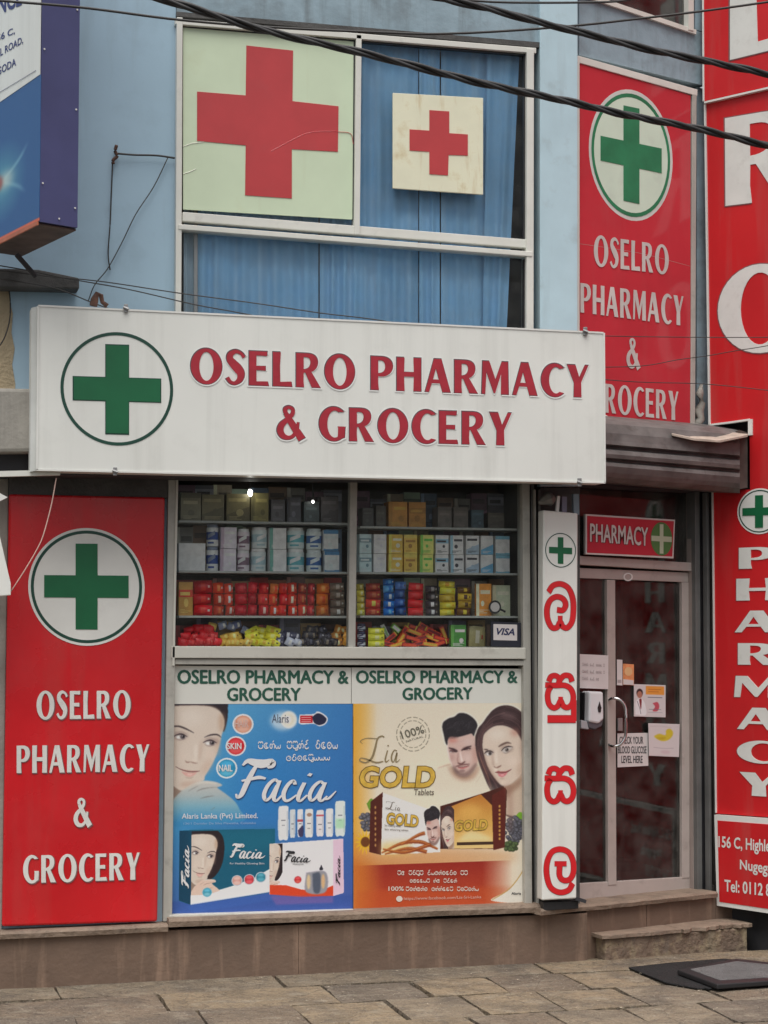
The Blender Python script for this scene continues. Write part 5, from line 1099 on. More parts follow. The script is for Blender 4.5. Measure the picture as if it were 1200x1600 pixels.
# ------------------------------------------------------------------ tower sign at the right
NB = thing('neighbour_wall', 'dark wall of the next building behind the red tower sign', 'wall', TOWER.at(1140, 1480, -.3))
slab('wall', TOWER, [(1106, -420), (2100, -900), (2100, 2600), (1118, 1620)], mat('neighbour_render', (.035, .034, .036), rough=.9, var=.4), -.10, .25, NB)
T = thing('tower_sign', 'tall red signboard spelling the shop name downward at the right edge', 'sign', TOWER.at(1160, 1275))
slab('panel', TOWER, [(1096, -400), (1700, -560), (1700, 20), (1100, 158)], red_tower, .02, .08, T)
slab('panel', TOWER, [(1100, 163), (1700, 26), (1700, 1312), (1118, 1271), (1112, 765), (1172, 765), (1171, 655), (1107, 664)], red_tower, .0, .08, T)
def edge(pts, w=.010, d=.012): 
    for a, b_ in zip(pts[:-1], pts[1:]): bar('edge_trim', TOWER, a, b_, w, wht, d, .03, T)
edge([(1099, 158), (1096, -400)], .012, .024); edge([(1101, 163), (1108, 664), (1140, 660)], .012); edge([(1172, 655), (1172, 680)], .03, .01); edge([(1140, 660), (1171, 655.5)], .012, .011); edge([(1112.5, 766), (1118, 1270)], .008)
edge([(1100, 160), (1700, 23)], .012, .03)
kw = dict(depth=.004, d=.004, rim=edge_m, rimw=.012)
TU = TOWER.off(.02)
word(Q(TU, (1141, -46), (1256, -72), (1256, 66), (1141, 94)), 'L', wht2, T, **kw)
word(Q(TOWER, (1133, 185), (1262, 163), (1266, 306), (1134, 322)), 'R', wht2, T, **kw)
word(Q(TOWER, (1122, 420), (1256, 410), (1257, 546), (1122, 552)), 'O', wht2, T, **kw)
TD = TOWER
q = Q(TD, (1152, 765), (1221, 761), (1221, 834), (1152, 835), .003); emb('disc', q, [disc(.5, 56)], wht, T, .002); emb('ring', q, [ring(.44, .465, 56)], dkgreen, T, .001, .001)
emb('cross', Q(TD, (1160, 775), (1212, 772.5), (1212, 824), (1160, 825), .006), [cross(.38)], green, T, .002)
rows = [('P', 1155, 856, 889), ('H', 1151, 904.5, 938.5), ('A', 1148.5, 954.5, 988), ('R', 1153.5, 1005, 1038.5), ('M', 1147.5, 1056, 1089), ('A', 1152, 1105, 1139), ('C', 1152, 1156.5, 1190.5), ('Y', 1156, 1206, 1242)]
for ch, u0, v0, v1 in rows:
    wd = {'P': 56, 'R': 62, 'C': 62, 'Y': 62, 'A': 70, 'M': 74, 'H': 66}[ch]; s0, s1 = (v0-1000)*wd/3800, (v1-1000)*wd/3800
    word(Q(TD, (u0, v0), (u0+wd, v0+s0), (u0+wd, v1+s1), (u0, v1)), ch, wht2, T, **kw)
A_ = thing('address_sign', 'small red address board with pale border below the tower sign', 'sign', TOWER.at(1160, 1422, .01))
slab('frame', TOWER, [(1116, 1273), (1700, 1316), (1700, 1502), (1120, 1415)], wht, .03, .05, A_); slab('face', TOWER, [(1121, 1282), (1695, 1326), (1695, 1492), (1124, 1409)], red_tower, .033, .005, A_)
kt = dict(off=.022, d=0)
TA = TOWER.off(.035)
text(Q(TA, (1122.5, 1306), (1262, 1316), (1262, 1343), (1122.5, 1329)), '156 C, Highlevel Road,', wht2, A_, **kt)
text(Q(TA, (1156, 1343), (1228, 1350), (1228, 1376), (1156, 1363)), 'Nugegoda.', wht2, A_, **kt)
text(Q(TA, (1132, 1374), (1212, 1382), (1212, 1402), (1132, 1393)), 'Tel: 0112 85', wht2, A_, **kt)

# ------------------------------------------------------------------ projecting blue box sign, top left
BS = thing('projecting_sign', 'dark blue projecting box sign with a white text panel at the upper left', 'sign', BOXA.at(64, 350))
e0b, e0t = BOXA.at(62, 346), BOXA.at(66, -330); e0t.x, e0t.y = e0b.x, e0b.y
ax = V((-.29, .956, 0)); bx = V((.90, .44, 0)); bL = (BOXB.at(121, 355)-BOXB.at(62, 346)).length; aL = .80
blue_f = mat('blue_sign_face', (.04, .11, .26), rough=.35, var=.25, vs=2.5)
blue_s = mat('violet_blue_sheet', (.07, .075, .19), rough=.45, var=.15, vs=2, blotch=.3, bcol=(.08, .1, .24), bls=2)
def quad3(name, p, q_, r, s, t, n, m): return MB().prism([p, q_, r, s], n, t).build(name, m, BS)
Z = V((0, 0, 1)); H_ = e0t.z-e0b.z
nA = BOXA.n; nB = BOXB.n
b = MB(); pts = [e0b, e0b+bx*bL, e0b+bx*bL+ax*aL, e0b+ax*aL]
b.add([x for x in pts]+[x+Z*H_ for x in pts], [(0, 1, 5, 4), (1, 2, 6, 5), (2, 3, 7, 6), (3, 0, 4, 7), (4, 5, 6, 7), (3, 2, 1, 0)]); 
core = b.build('box', blue_s, BS)
# the printed face on the left side
c = Canvas(0, 0, 100, 200, 3, (44, 86, 138))
t_ = np.hypot((c.X-92+60)/46, (c.Y-118)/60); g = np.clip(1-t_, 0, 1)[..., None]; c.a = c.a*(1-g)+np.array((84, 150, 168))*g
c.line([(32, 118), (62, 100), (78, 84)], [2, 3, .5], (190, 230, 230), .6, 2); c.line([(32, 118), (60, 135), (75, 150)], [2, 3, .5], (190, 230, 230), .5, 2); c.ell(38, 118, 15, 12, (200, 206, 196), .7, 6); c.ell(22, 118, 11, 12, (150, 70, 60), .9, 3)
c.rect(0, 196, 100, 200, (196, 96, 66), 1, .5)
def FA(a, z, d=0): return e0b+ax*aL*a+Z*z+nA*d          # a 0 at the near edge, 1 at the wall
zc = BOXA.at(62, 118).z-e0b.z
q = Q.__new__(Q); q.n = nA; q.bl, q.br, q.tr, q.tl = FA(1, .005, .004), FA(0, .005, .004), FA(0, zc, .004), FA(1, zc, .004)
pic('print', q, c.material('blue_glow_print', .4), BS, 0, .003)
q2 = Q.__new__(Q); q2.n = nA; q2.bl, q2.br, q2.tr, q2.tl = FA(1, zc, .006), FA(0.01, zc, .006), FA(.01, H_-.05, .006), FA(1, H_-.05, .006)
emb('text_panel', q2, [('p', [[(0, 0), (1, 0), (1, 1), (0, 1)]])], board_w, BS, .003)
dk = mat('navy_print', (.04, .05, .18), rough=.5)
def onA(u_, v_): return BOXA.at(u_, v_, .008)
def QA(tl, tr, br, bl):
    q = Q.__new__(Q); q.n = nA; q.tl, q.tr, q.br, q.bl = onA(*tl), onA(*tr), onA(*br), onA(*bl); return q
text(QA((-58, 78), (23, 42), (23, 54), (-58, 92)), 'PHONE  156 C,', dk, BS, off=.015, d=0)
text(QA((-40, 98), (36, 56), (36, 69), (-40, 113)), 'HIGHLEVEL ROAD,', dk, BS, off=.015, d=0)
text(QA((-30, 120), (25, 90), (25, 102), (-30, 133)), 'NUGEGODA', dk, BS, off=.015, d=0)
text(QA((-90, 30), (34, -22), (34, 8), (-90, 62)), 'CONVENIENCE', dk, BS, off=.03, d=0)
MB().tube([onA(-40, 168), onA(56, 110)], .0012, 4).build('rule', dk, BS)
quad3('bottom_lip', FA(0, 0, .006)-Z*.0, FA(1, 0, .006), FA(1, -.02, .006), FA(0, -.02, .006), .01, -nA, mat('orange_trim', (.45, .14, .07), rough=.5, var=.2))
under = MB().add([p_-Z*.012 for p_ in (pts[0]+ax*.02, pts[1]+ax*.02, pts[2], pts[3])]+[p_-Z*.004 for p_ in (pts[0]+ax*.02, pts[1]+ax*.02, pts[2], pts[3])], [(3, 2, 1, 0), (0, 1, 5, 4), (1, 2, 6, 5), (2, 3, 7, 6), (3, 0, 4, 7)]).build('underside', mat('dirty_underside', (.10, .07, .06), rough=.8, var=.4, vs=7), BS)
for k_, (a, z) in enumerate(((0.06, .2), (.06, .9), (.92, .1), (.92, .62), (.92, 1.15), (.5, .03), (.06, 1.25))):
    p_ = e0b+bx*bL*a+Z*z+nB*.002; MB().tube([p_, p_+nB*.004], .005, 6).build('rivet', wht, BS)
tag(MB().tube([BOXB.at(u, v, -.5) for u, v in ((26, 398), (56, 432))], .014, 6).build('stay_rod', dark, None), 'short dark stay rod below the projecting blue box sign', 'rod')

# ------------------------------------------------------------------ white panel leaning in from the left
t = thing('side_board', 'edge of a pale leaning board hanging at the far left beside the red sign', 'board', FAC.at(0, 930, .5))
slab('board', FAC, [(-160, 700), (-6, 812), (17, 912), (17, 930), (-160, 944)], board_w, .5, .04, t, .004)
slab('clip', FAC, [(-14, 763), (12, 777), (0, 783), (-14, 780)], wht, .5, .03, t)

# ------------------------------------------------------------------ step and mats
ST = thing('door_step', 'low worn brown step with a cracked tread below the shop door', 'step', ground(1050, 1495))
g1, g2 = ground(946, 1502), ground(1168, 1482); dxs = (g2-g1).normalized(); nb = V((-dxs.y, dxs.x, 0)); hh = .128
stone_s = c8('step_render', (122, 105, 90), 1.0, rough=.85, var=.15, vs=9, bump=.2, bs=25, blotch=.85, bcol=(.34, .27, .17), bls=9, bthr=(.48, .62), streak=.5)
q = [g1, g2, g2+nb*.42, g1+nb*.42]; MB().add([x-Z*.05 for x in q]+[x+Z*hh for x in q], [(0, 1, 5, 4), (1, 2, 6, 5), (2, 3, 7, 6), (3, 0, 4, 7), (4, 5, 6, 7)]).build('riser', stone_s, ST, bevel=.008)
L_ = (g2-g1).length
for a0, a1, jag in ((-.03, .52, 0), (.525, .80, 1), (.805, 1.03, 1)):
    n = 7; fr_ = [g1+dxs*L_*(a0+(a1-a0)*i/n)-nb*(.022+rnd.uniform(-.014, .006)*(1+jag))+Z*(hh+.002+rnd.uniform(-.002, .002)) for i in range(n+1)]
    bk_ = [g1+dxs*L_*(a0+(a1-a0)*i/n)+nb*.41+Z*(hh+.002) for i in range(n, -1, -1)]
    MB().prism([x+Z*.024 for x in fr_+bk_], Z, .024).build('tread_slab', ledge_m, ST, bevel=.003)
def matpoly(name, pts, z, t, m, parent=None): 
    q = [ground(u, v, z) for u, v in pts]; return MB().prism(q[::-1], Z, t).build(name, m, parent, bevel=.003)
M1 = matpoly('rubber_mat', [(982, 1511), (1050, 1503.5), (1130, 1497.5), (1240, 1507), (1300, 1530), (1125, 1544), (1088, 1543), (1040, 1534)], .014, .01, mat('black_rubber', (.012, .012, .013), rough=.75, var=.3, bump=.3, bs=60))
tag(M1, 'flat black rubber mat on the flagstones in front of the step', 'mat')
t = thing('door_mat', 'grey centred door mat with black raised rim lying on the rubber mat', 'mat', ground(1150, 1520))
op = [(1058, 1515), (1150, 1497.5), (1262, 1510), (1215, 1531), (1120, 1538)]
MB().prism([ground(u, v, .045) for u, v in op][::-1], Z, .028).build('rim', mat('mat_rim', (.018, .018, .02), rough=.5), t, bevel=.006)
matpoly('pad', [(1078, 1514), (1151, 1501.5), (1245, 1511), (1205, 1526.5), (1125, 1531)], .0475, .006, c8('grey_pad', (112, 112, 112), 1.0, rough=.95, var=.15, bump=.3, bs=90), t)

# ------------------------------------------------------------------ goods in the window
goods_m = {}
def gm(rgb, rough=.4, k=1.5):
    n = 'pack_%02x%02x%02x' % rgb
    if n not in MC: mat(n, tuple(min(.85, x*k) for x in lin(rgb)), rough=rough, var=.12, vs=30)
    return MC[n]
UM = {}
def umesh(kind, cols):
    key = (kind, cols)
    if key in UM: return UM[key]
    b = MB()
    if kind == 'carton':
        b.box((-.5, -.5, 0), (.5, .5, 1)); r = random.Random(str(key))
        def pr_(x0, y0, x1, y1, mi, f=-.503): b.add([(x0, f, y0), (x1, f, y0), (x1, f, y1), (x0, f, y1)], [(0, 1, 2, 3)], mi)
        lay = r.randrange(4); y0 = r.uniform(.52, .7)
        if lay == 0: pr_(-.5, y0, .5, y0+.22, 1); pr_(-.4, y0+.05, .3, y0+.15, 2, -.505)
        elif lay == 1: b.add([(-.5, -.503, .0), (.5, -.503, .0), (.5, -.503, .55), (-.5, -.503, .25)], [(0, 1, 2, 3)], 1); pr_(-.42, .72, .36, .84, 2)
        elif lay == 2: pr_(-.5, .82, .5, 1, 1); pr_(-.5, 0, .5, .1, 1); pr_(-.38, .6, .34, .72, 2)
        else: pr_(-.5, 0, -.3, 1, 1); pr_(-.22, .68, .42, .8, 2)
        cx, cz, rr = r.uniform(-.1, .2), r.uniform(.28, .42), r.uniform(.1, .17)
        b.add([(cx+rr*math.cos(k*math.pi/4), -.506, cz+rr*.8*math.sin(k*math.pi/4)) for k in range(8)], [tuple(range(8))], r.choice((1, 2)))
        for k in range(3): pr_(-.38, .08+k*.045, r.uniform(-.1, .4), .10+k*.045, 2, -.507)
    elif kind == 'pillow':
        nx, nz = 8, 5; r = random.Random(str(key))
        for s in (-1, 1):
            vs = []; fs = []
            for j in range(nz+1):
                for i in range(nx+1):
                    a, c = i/nx, j/nz; bl = (1-abs(2*a-1)**3)*(math.sin(math.pi*c)**.4 if 0 < c < 1 else 0)
                    pinch = 1-.14*math.exp(-((a-.07)/.06)**2)-.14*math.exp(-((a-.93)/.06)**2)
                    vs.append((a-.5, s*.5*bl*(1+r.uniform(-.12, .06)), .5+(c-.5)*pinch*(1+r.uniform(-.03, .03))))
            for j in range(nz):
                for i in range(nx):
                    q = (j*(nx+1)+i, j*(nx+1)+i+1, (j+1)*(nx+1)+i+1, (j+1)*(nx+1)+i); fs.append(q if s < 0 else q[::-1])
            b.add(vs, fs)
            for k in range(nx*nz): b.m[len(b.m)-nx*nz+k] = (1 if k % nx in (3, 4) and 1 <= k//nx <= 3 else (2 if k % nx == 6 and k//nx == 2 else 0))
    elif kind == 'tin':
        n = 14
        for z0, z1, rr0, rr1, mi in ((0, .06, .48, .5, 0), (.06, .30, .5, .5, 0), (.30, .66, .5, .5, 1), (.66, .86, .5, .5, 0), (.86, .88, .5, .46, 2), (.88, 1, .46, .45, 2)):
            vs = [(rr*math.cos(2*math.pi*i/n), rr*math.sin(2*math.pi*i/n), z) for z, rr in ((z0, rr0), (z1, rr1)) for i in range(n)]
            b.add(vs, [(i, (i+1) % n, (i+1) % n+n, i+n) for i in range(n)], mi)
        b.add([(.45*math.cos(2*math.pi*i/n), .45*math.sin(2*math.pi*i/n), 1) for i in range(n)], [tuple(range(n))], 2)
        r = random.Random(str(key)); P3 = lambda t, z, q=.515: (q*math.cos(R_(t)), q*math.sin(R_(t)), z); t0 = r.choice((215, 235))
        b.add([P3(t0+k*18, z0) for k in range(5) for z0 in (.34+.05*k, .52+.05*k)], [(2*k, 2*k+2, 2*k+3, 2*k+1) for k in range(4)], 2)
        b.add([P3(t0+k*20, z0) for k in range(4) for z0 in (.12, .2)], [(2*k, 2*k+2, 2*k+3, 2*k+1) for k in range(3)], 1)
    elif kind == 'bar':
        b.box((-.5, -.5, .1), (.5, .5, .9)); b.add([(-.42, -.51, .25), (.42, -.51, .25), (.42, -.51, .75), (-.42, -.51, .75)], [(0, 1, 2, 3)], 1)
        for sx in (-1, 1): b.add([(sx*.5, -.1, 0), (sx*.58, 0, 0), (sx*.58, 0, 1), (sx*.5, -.1, 1)], [(0, 1, 2, 3)], 2)
    me = bpy.data.meshes.new(kind); me.from_pydata([tuple(v) for v in b.v], [], b.f)
    for c_ in cols: me.materials.append(gm(c_))
    me.polygons.foreach_set('material_index', b.m)
    if kind in ('pillow', 'tin'): me.polygons.foreach_set('use_smooth', [True]*len(b.f))
    UM[key] = me; return me
def good(name, kind, cols, x, y, z, w, d, h, label, cat, group, rz=0, ry=0, rx=0):
    o = bpy.data.objects.new(name, umesh(kind, cols)); link(o, None, V((x, y, z)))
    o.scale = (w, d, h); o.rotation_euler = (rx, ry, rz); return tag(o, label, cat, group)
YF = .155
IT = FAC.off(-YF)
shelf_m = mat('shelf_edge', (.42, .44, .42), rough=.3, var=.1)
def shelf(u0, u1, v, label, d=.0):
    a, b_ = IT.at(u0, v), IT.at(u1, v); z = a.z
    o = MB().box((a.x, .085, z-.012), (b_.x, .50, z)).build('shelf', shelf_m); tag(o, label, 'shelf'); return z
ordn = ['first', 'second', 'third', 'fourth', 'fifth', 'sixth', 'seventh', 'eighth', 'ninth', 'tenth', 'eleventh', 'twelfth', 'thirteenth', 'fourteenth']
def X(u): return IT.at(u, 900).x
K = (IT.at(600, 900).z-IT.at(600, 1000).z)/100.0          # metres per pixel at the goods
SH = {}
for side, u0, u1, rows_ in (('left', 277, 545, (('top', 814), ('second', 892), ('third', 962))), ('right', 558, 808, (('top', 823), ('second', 894), ('third', 962)))):
    for nm, v in rows_: SH[side, nm] = shelf(u0, u1, v, 'pale %s shelf of goods behind the %s pane of the shop window' % (nm, side))
    SH[side, 'bottom'] = IT.at(600, 1010 if side == 'left' else 1012).z
tag(MB().box((X(258), .085, SH['left', 'bottom']-.02), (X(822), .60, SH['left', 'bottom']-.002)).build('display_floor', grey_al), 'low display floor under the sweets behind the shop window', 'shelf')
GRP = 'goods on the shelves of the shop window'
def stack(side, sh, u0, u1, hs, kind, name, colr, cols, nth, dep=.07, dy=0, jit=.004):
    """goods standing one on another, first from the shelf upward"""
    z = SH[side, sh]; n = len(hs)
    for i, h in enumerate(hs):
        pos = '' if n == 1 else (', lowest in stack' if i == 0 else (', topmost in stack' if i == n-1 else ', %s layer up' % ordn[i]))
        c_ = cols[i % len(cols)] if isinstance(cols[0][0], tuple) else cols
        if kind == 'pillow':
            q = rnd.random(); k_ = rnd.choice((.8, .9, 1.0, 1.08)); c_ = tuple(tuple(min(255, int(x*k_)) for x in e) for e in c_)
            if q < .22: c_ = (c_[0], c_[2], c_[1])
            elif q < .34: c_ = (c_[1], c_[0], c_[2])
        good(name, kind, c_, X((u0+u1)/2)+rnd.uniform(-jit, jit), YF+dep/2+dy+rnd.uniform(0, jit), z+.001, (u1-u0)*K*.97, dep, h*K*.98,
             '%s %s, %s on %s shelf, %s pane%s' % (colr, name.replace('_', ' '), ordn[nth], sh, side, pos), name.split('_')[-1], GRP, rz=rnd.uniform(-.16, .16) if kind != 'carton' else rnd.uniform(-.05, .05), ry=rnd.uniform(-.07, .07) if kind == 'pillow' else 0)
        z += h*K
W_, G_, DG = (214, 214, 210), (150, 152, 148), (92, 94, 92)
# left pane
for i, (a, b_, h, c_, nm) in enumerate(((280, 312, 44, (120, 116, 96), 'grey'), (315, 350, 42, (112, 106, 80), 'olive'), (353, 390, 44, (110, 102, 70), 'khaki'), (392, 420, 46, (120, 112, 70), 'mustard'), (424, 446, 36, (90, 88, 92), 'slate'), (448, 470, 40, (84, 84, 90), 'charcoal'), (473, 498, 34, (80, 90, 92), 'dark teal'), (502, 530, 42, (88, 84, 86), 'dusky'))):
    stack('left', 'top', a, b_, [h], 'carton', 'medicine_carton', nm, (c_, tuple(int(q*.8) for q in c_), tuple(min(255, int(q*1.3)) for q in c_)), i, .12)
stack('left', 'second', 279, 321, [43], 'carton', 'square_carton', 'plain white', (W_, (206, 206, 202), (200, 202, 198)), 0, .10)
stack('left', 'second', 323, 342, [38, 34], 'tin', 'milk_tin', 'blue and white', ((196, 204, 212), (40, 66, 130), (110, 120, 140)), 1, .08)
lt = [(345, 370, 'lilac white', (196, 190, 200), (168, 150, 166), (210, 208, 212)), (372, 392, 'pinkish white', (200, 190, 196), (120, 96, 112), (214, 208, 210)), (394, 419, 'pale aqua', (190, 208, 208), (150, 176, 182), (210, 214, 212)), (420, 447, 'mint white', (206, 216, 208), (96, 150, 140), (206, 212, 208)),
      (450, 478, 'turquoise white', (186, 214, 216), (90, 160, 170), (196, 210, 210)), (480, 505, 'blue white', (190, 204, 220), (60, 96, 150), (188, 196, 208)), (506, 530, 'sky blue', (196, 212, 222), (70, 120, 160), (190, 204, 212))]
for i, (a, b_, nm, c1, c2, c3) in enumerate(lt): stack('left', 'second', a, b_, [34+rnd.randint(-1, 2), 33], 'tin' if i % 3 else 'carton', 'milk_tin' if i % 3 else 'tall_carton', nm, (c1, c2, c3), i+2, (b_-a)*K if i % 3 else .08)
stack('left', 'third', 280, 302, [52], 'carton', 'tall_carton', 'gold and red', ((176, 130, 60), (190, 60, 40), (206, 170, 90)), 0, .07)
RD = ((196, 30, 42), (222, 60, 50), (236, 190, 180)); RO = ((206, 60, 36), (226, 110, 60), (240, 210, 190)); RR = ((184, 26, 44), (196, 40, 50), (210, 90, 90)); OR = ((214, 112, 40), (230, 150, 70), (200, 80, 30)); DR = ((150, 30, 40), (190, 60, 60), (220, 210, 210)); SB = ((110, 96, 84), (200, 200, 196), (160, 150, 140))
for i, (a, b_, hs, nm, cc) in enumerate(((304, 333, [17, 17, 20], 'bright red', RD), (335, 352, [16, 18, 17], 'orange red', RO), (353, 367, [16, 18, 16], 'scarlet and white', ((214, 70, 50), (236, 220, 210), (240, 200, 180))), (369, 388, [17, 17, 17], 'crimson', RR), (389, 404, [18, 17, 17], 'deep crimson', RR), (405, 421, [17, 17, 17], 'red', RD),
     (422, 436, [16, 18, 16], 'vermilion', RO), (437, 450, [17, 17, 17], 'cherry red', RD), (451, 466, [16, 18, 18], 'red and white', ((206, 56, 40), (232, 214, 190), (230, 150, 100))), (467, 481, [18, 17, 16], 'rust red', ((176, 50, 34), (206, 110, 60), (220, 180, 150))), (482, 494, [17, 17, 17], 'dark red', DR), (496, 516, [17, 18, 16], 'orange', OR), (518, 541, [13, 13, 13, 13], 'brown and silver', SB))):
    stack('left', 'third', a, b_, hs, 'pillow', 'soap_packet', nm, cc, i+1, .06)
stack('left', 'third', 441, 482, [0.1], 'carton', 'shelf_liner', 'flat tan', ((180, 150, 110),)*3, 13, .05) if False else None
# rows standing behind the front goods
def backrow(side, sh, u0, u1, n, h0, h1, cols_, kind='carton'):
    z = SH[side, sh]; w = (u1-u0)/n
    for i in range(n):
        nm, c_ = cols_[i % len(cols_)]; h = rnd.uniform(h0, h1)
        good('stock_carton', kind, (c_, tuple(min(255, int(q*1.35)+12) for q in c_), tuple(int(q*.6) for q in c_)), X(u0+w*(i+.5)), YF+.19, z+.001, w*K*.99, .10, h*K,
             '%s stock carton, %s in the back row of the %s shelf, %s pane' % (nm, ordn[i], sh, side), 'carton', GRP)
mut = [('greyish', (120, 118, 110)), ('brownish', (116, 92, 72)), ('dull blue', (86, 104, 124)), ('dull green', (92, 110, 92)), ('beige', (150, 138, 116)), ('slate grey', (90, 92, 100)), ('plum', (104, 76, 92))]
for sd_, u0_, u1_ in (('left', 281, 543), ('right', 561, 800)):
    backrow(sd_, 'top', u0_, u1_, 9, 46, 60, mut[::-1]); backrow(sd_, 'second', u0_, u1_, 10, 66, 74, mut); backrow(sd_, 'third', u0_, u1_, 9, 54, 62, [('dull red', (150, 50, 46)), ('rusty', (150, 84, 50)), ('dusky', (110, 80, 76)), ('tan', (160, 130, 90))] if sd_ == 'left' else mut)
    backrow(sd_, 'bottom', u0_, u1_, 8, 32, 44, [('dark red', (120, 44, 46)), ('slate', (84, 84, 104)), ('ochre', (150, 120, 70)), ('dark brown', (84, 64, 56))])
# right pane
for i, (a, b_, h, c_, nm) in enumerate(((566, 584, 30, (78, 78, 76), 'dark grey'), (588, 604, 34, (86, 84, 78), 'dim grey'), (607, 638, 41, (196, 140, 66), 'orange brown'), (639, 667, 41, (190, 136, 66), 'amber'), (683, 706, 34, (110, 104, 98), 'taupe'), (708, 733, 34, (104, 98, 92), 'greyish brown'), (737, 758, 30, (60, 84, 96), 'petrol blue'), (762, 790, 26, (86, 80, 72), 'umber'))):
    stack('right', 'top', a, b_, [h], 'carton', 'medicine_carton', nm, (c_, tuple(int(q*.9) for q in c_), tuple(min(255, int(q*1.15)) for q in c_)), i, .12)
for i, (a, b_, nm, c1, c2, c3) in enumerate(((561, 581, 'aqua white', (176, 196, 200), (110, 140, 150), (190, 200, 200)), (583, 604, 'plain white', (206, 208, 210), (198, 202, 206), (190, 190, 196)), (607, 630, 'orange and yellow', (222, 166, 70), (226, 190, 90), (230, 220, 180)), (631, 653, 'golden', (206, 166, 76), (214, 180, 90), (150, 110, 50)), (656, 678, 'yellow green', (206, 200, 110), (120, 180, 80), (90, 170, 70)),
      (680, 702, 'white and blue', (206, 214, 218), (130, 170, 190), (60, 60, 66)), (703, 725, 'white and pale blue', (208, 214, 218), (140, 178, 196), (60, 60, 66)), (727, 749, 'white and grey', (212, 212, 214), (150, 170, 186), (50, 50, 56)), (751, 772, 'white and azure', (206, 212, 218), (96, 156, 190), (196, 204, 212)), (774, 798, 'white and sky blue', (210, 216, 216), (110, 160, 180), (204, 208, 210)))):
    stack('right', 'second', a, b_, [29.5, 30.5], 'carton', 'milk_powder_box', nm, (c1, c2, c3), i, .10, jit=.002)
Y_ = (218, 184, 60); BL = (40, 96, 170)
for i, (a, b_, hs, nm, cc) in enumerate(((559, 572, [10]*5, 'lemon yellow', ((206, 190, 80), (226, 216, 150), (120, 90, 60))), (573, 597, [12, 14, 13, 12], 'brick red', ((180, 56, 44), (206, 110, 70), (220, 180, 80))), (600, 618, [12, 12, 12, 12, 10], 'bright blue', ((36, 110, 190), (90, 160, 214), (210, 220, 230))), (619, 637, [14, 13, 14, 13], 'dark blue', ((46, 84, 150), (80, 120, 180), (110, 90, 80))), (638, 664, [13, 13, 13, 13], 'plain red', ((200, 34, 40), (214, 50, 50), (226, 90, 80))),
     (666, 687, [12, 12, 12, 12], 'black and silver', ((50, 44, 50), (120, 116, 116), (206, 206, 206))), (688, 714, [11, 11, 12, 11, 10], 'deep yellow', (Y_, (226, 200, 90), (190, 140, 40))), (716, 739, [12, 12, 12, 10], 'yellow and brown', ((206, 170, 60), (100, 70, 40), (80, 50, 40))))):
    stack('right', 'third', a, b_, hs, 'pillow', 'soap_packet', nm, cc, i, .06)
stack('right', 'third', 742, 768, [52], 'carton', 'tall_carton', 'orange and cream', ((214, 130, 50), (222, 206, 170), (206, 190, 160)), 8, .03)
stack('right', 'third', 770, 800, [50], 'carton', 'tall_carton', 'pale greenish', ((180, 186, 160), (196, 190, 160), (206, 196, 176)), 9, .03, dy=.03)
t = thing('hand_mirror', 'small round mirror with black rim leaning on the third shelf, right pane', 'mirror', IT.at(772, 958))
emb('rim', QB(IT, 764, 938, 783, 959, .045), [disc()], black, t, .008); emb('mirror', QB(IT, 766.5, 941, 780.5, 956, .048), [disc()], pap, t, .001); bar('handle', IT, (782, 952), (790, 956), .012, black, .045, .008, t)
# sweets on the display floor
def pile(side, u0, u1, n, layers, w, h, pals, name, kind='pillow', top=None):
    k = 0
    for L in range(layers):
        nn = n-L*(1 if n > 3 else 0); cnt = 0
        for i in range(max(1, nn)):
            u = u0+(u1-u0)*(i+.5+L*.5*(nn < n))/n+rnd.uniform(-1.5, 1.5)
            c_ = pals[1][rnd.randrange(len(pals[1]))]
            good(name, kind, c_, X(u), YF-.02+L*.022+rnd.uniform(0, .03), SH[side, 'bottom']+.004+L*h*.8*K, w*K*rnd.uniform(.85, 1.15), .035, h*K*rnd.uniform(.85, 1.15),
                 '%s %s, %s from left, %s layer of pile, %s pane' % (pals[0], name.replace('_', ' '), ordn[i], ('bottom', 'middle', 'top', 'uppermost')[L], side), name.split('_')[-1], 'sweets piled on the floor of the shop window',
                 rz=rnd.uniform(-.5, .5), ry=rnd.uniform(-.45, .45), rx=rnd.uniform(-.3, .2))
pile('left', 279, 348, 5, 3, 17, 12, ('red', [((200, 26, 40), (214, 50, 56), (150, 20, 30)), ((184, 24, 36), (206, 60, 60), (220, 100, 90))]), 'wrapped_sweet')
pile('left', 346, 388, 4, 2, 14, 11, ('golden yellow', [((200, 166, 76), (220, 200, 130), (120, 90, 40)), ((190, 150, 60), (206, 180, 90), (90, 70, 40))]), 'wrapped_sweet')
pile('left', 352, 384, 3, 1, 13, 10, ('gold', [((196, 160, 70), (210, 180, 90), (150, 110, 50))]), 'toffee_roll')
for i, (u, v_, cc, nm) in enumerate(((333, 30, ((200, 170, 90),)*3, 'amber'), (352, 32, ((120, 130, 160), (210, 214, 224), (60, 66, 100)), 'silver blue'), (363, 30, ((110, 120, 150), (214, 214, 220), (50, 60, 96)), 'pale steel'), (374, 33, ((90, 100, 140), (206, 210, 220), (50, 56, 90)), 'navy and silver'), (384, 24, ((120, 126, 150), (200, 204, 214), (60, 60, 90)), 'bluish'))):
    good('wrapped_sweet', 'pillow', cc, X(u), YF+.04, SH['left', 'bottom']+v_*K-.02, 15*K, .04, 12*K, '%s wrapped sweet behind the heap, %s from left at the back, left pane' % (nm, ordn[i]), 'sweet', 'sweets piled on the floor of the shop window', rz=.3, ry=rnd.uniform(-.5, .5))
pile('left', 390, 432, 3, 3, 22, 11, ('bright yellow', [((206, 190, 50), (224, 214, 110), (120, 100, 30)), ((214, 196, 60), (190, 160, 40), (80, 70, 30))]), 'toffee_roll')
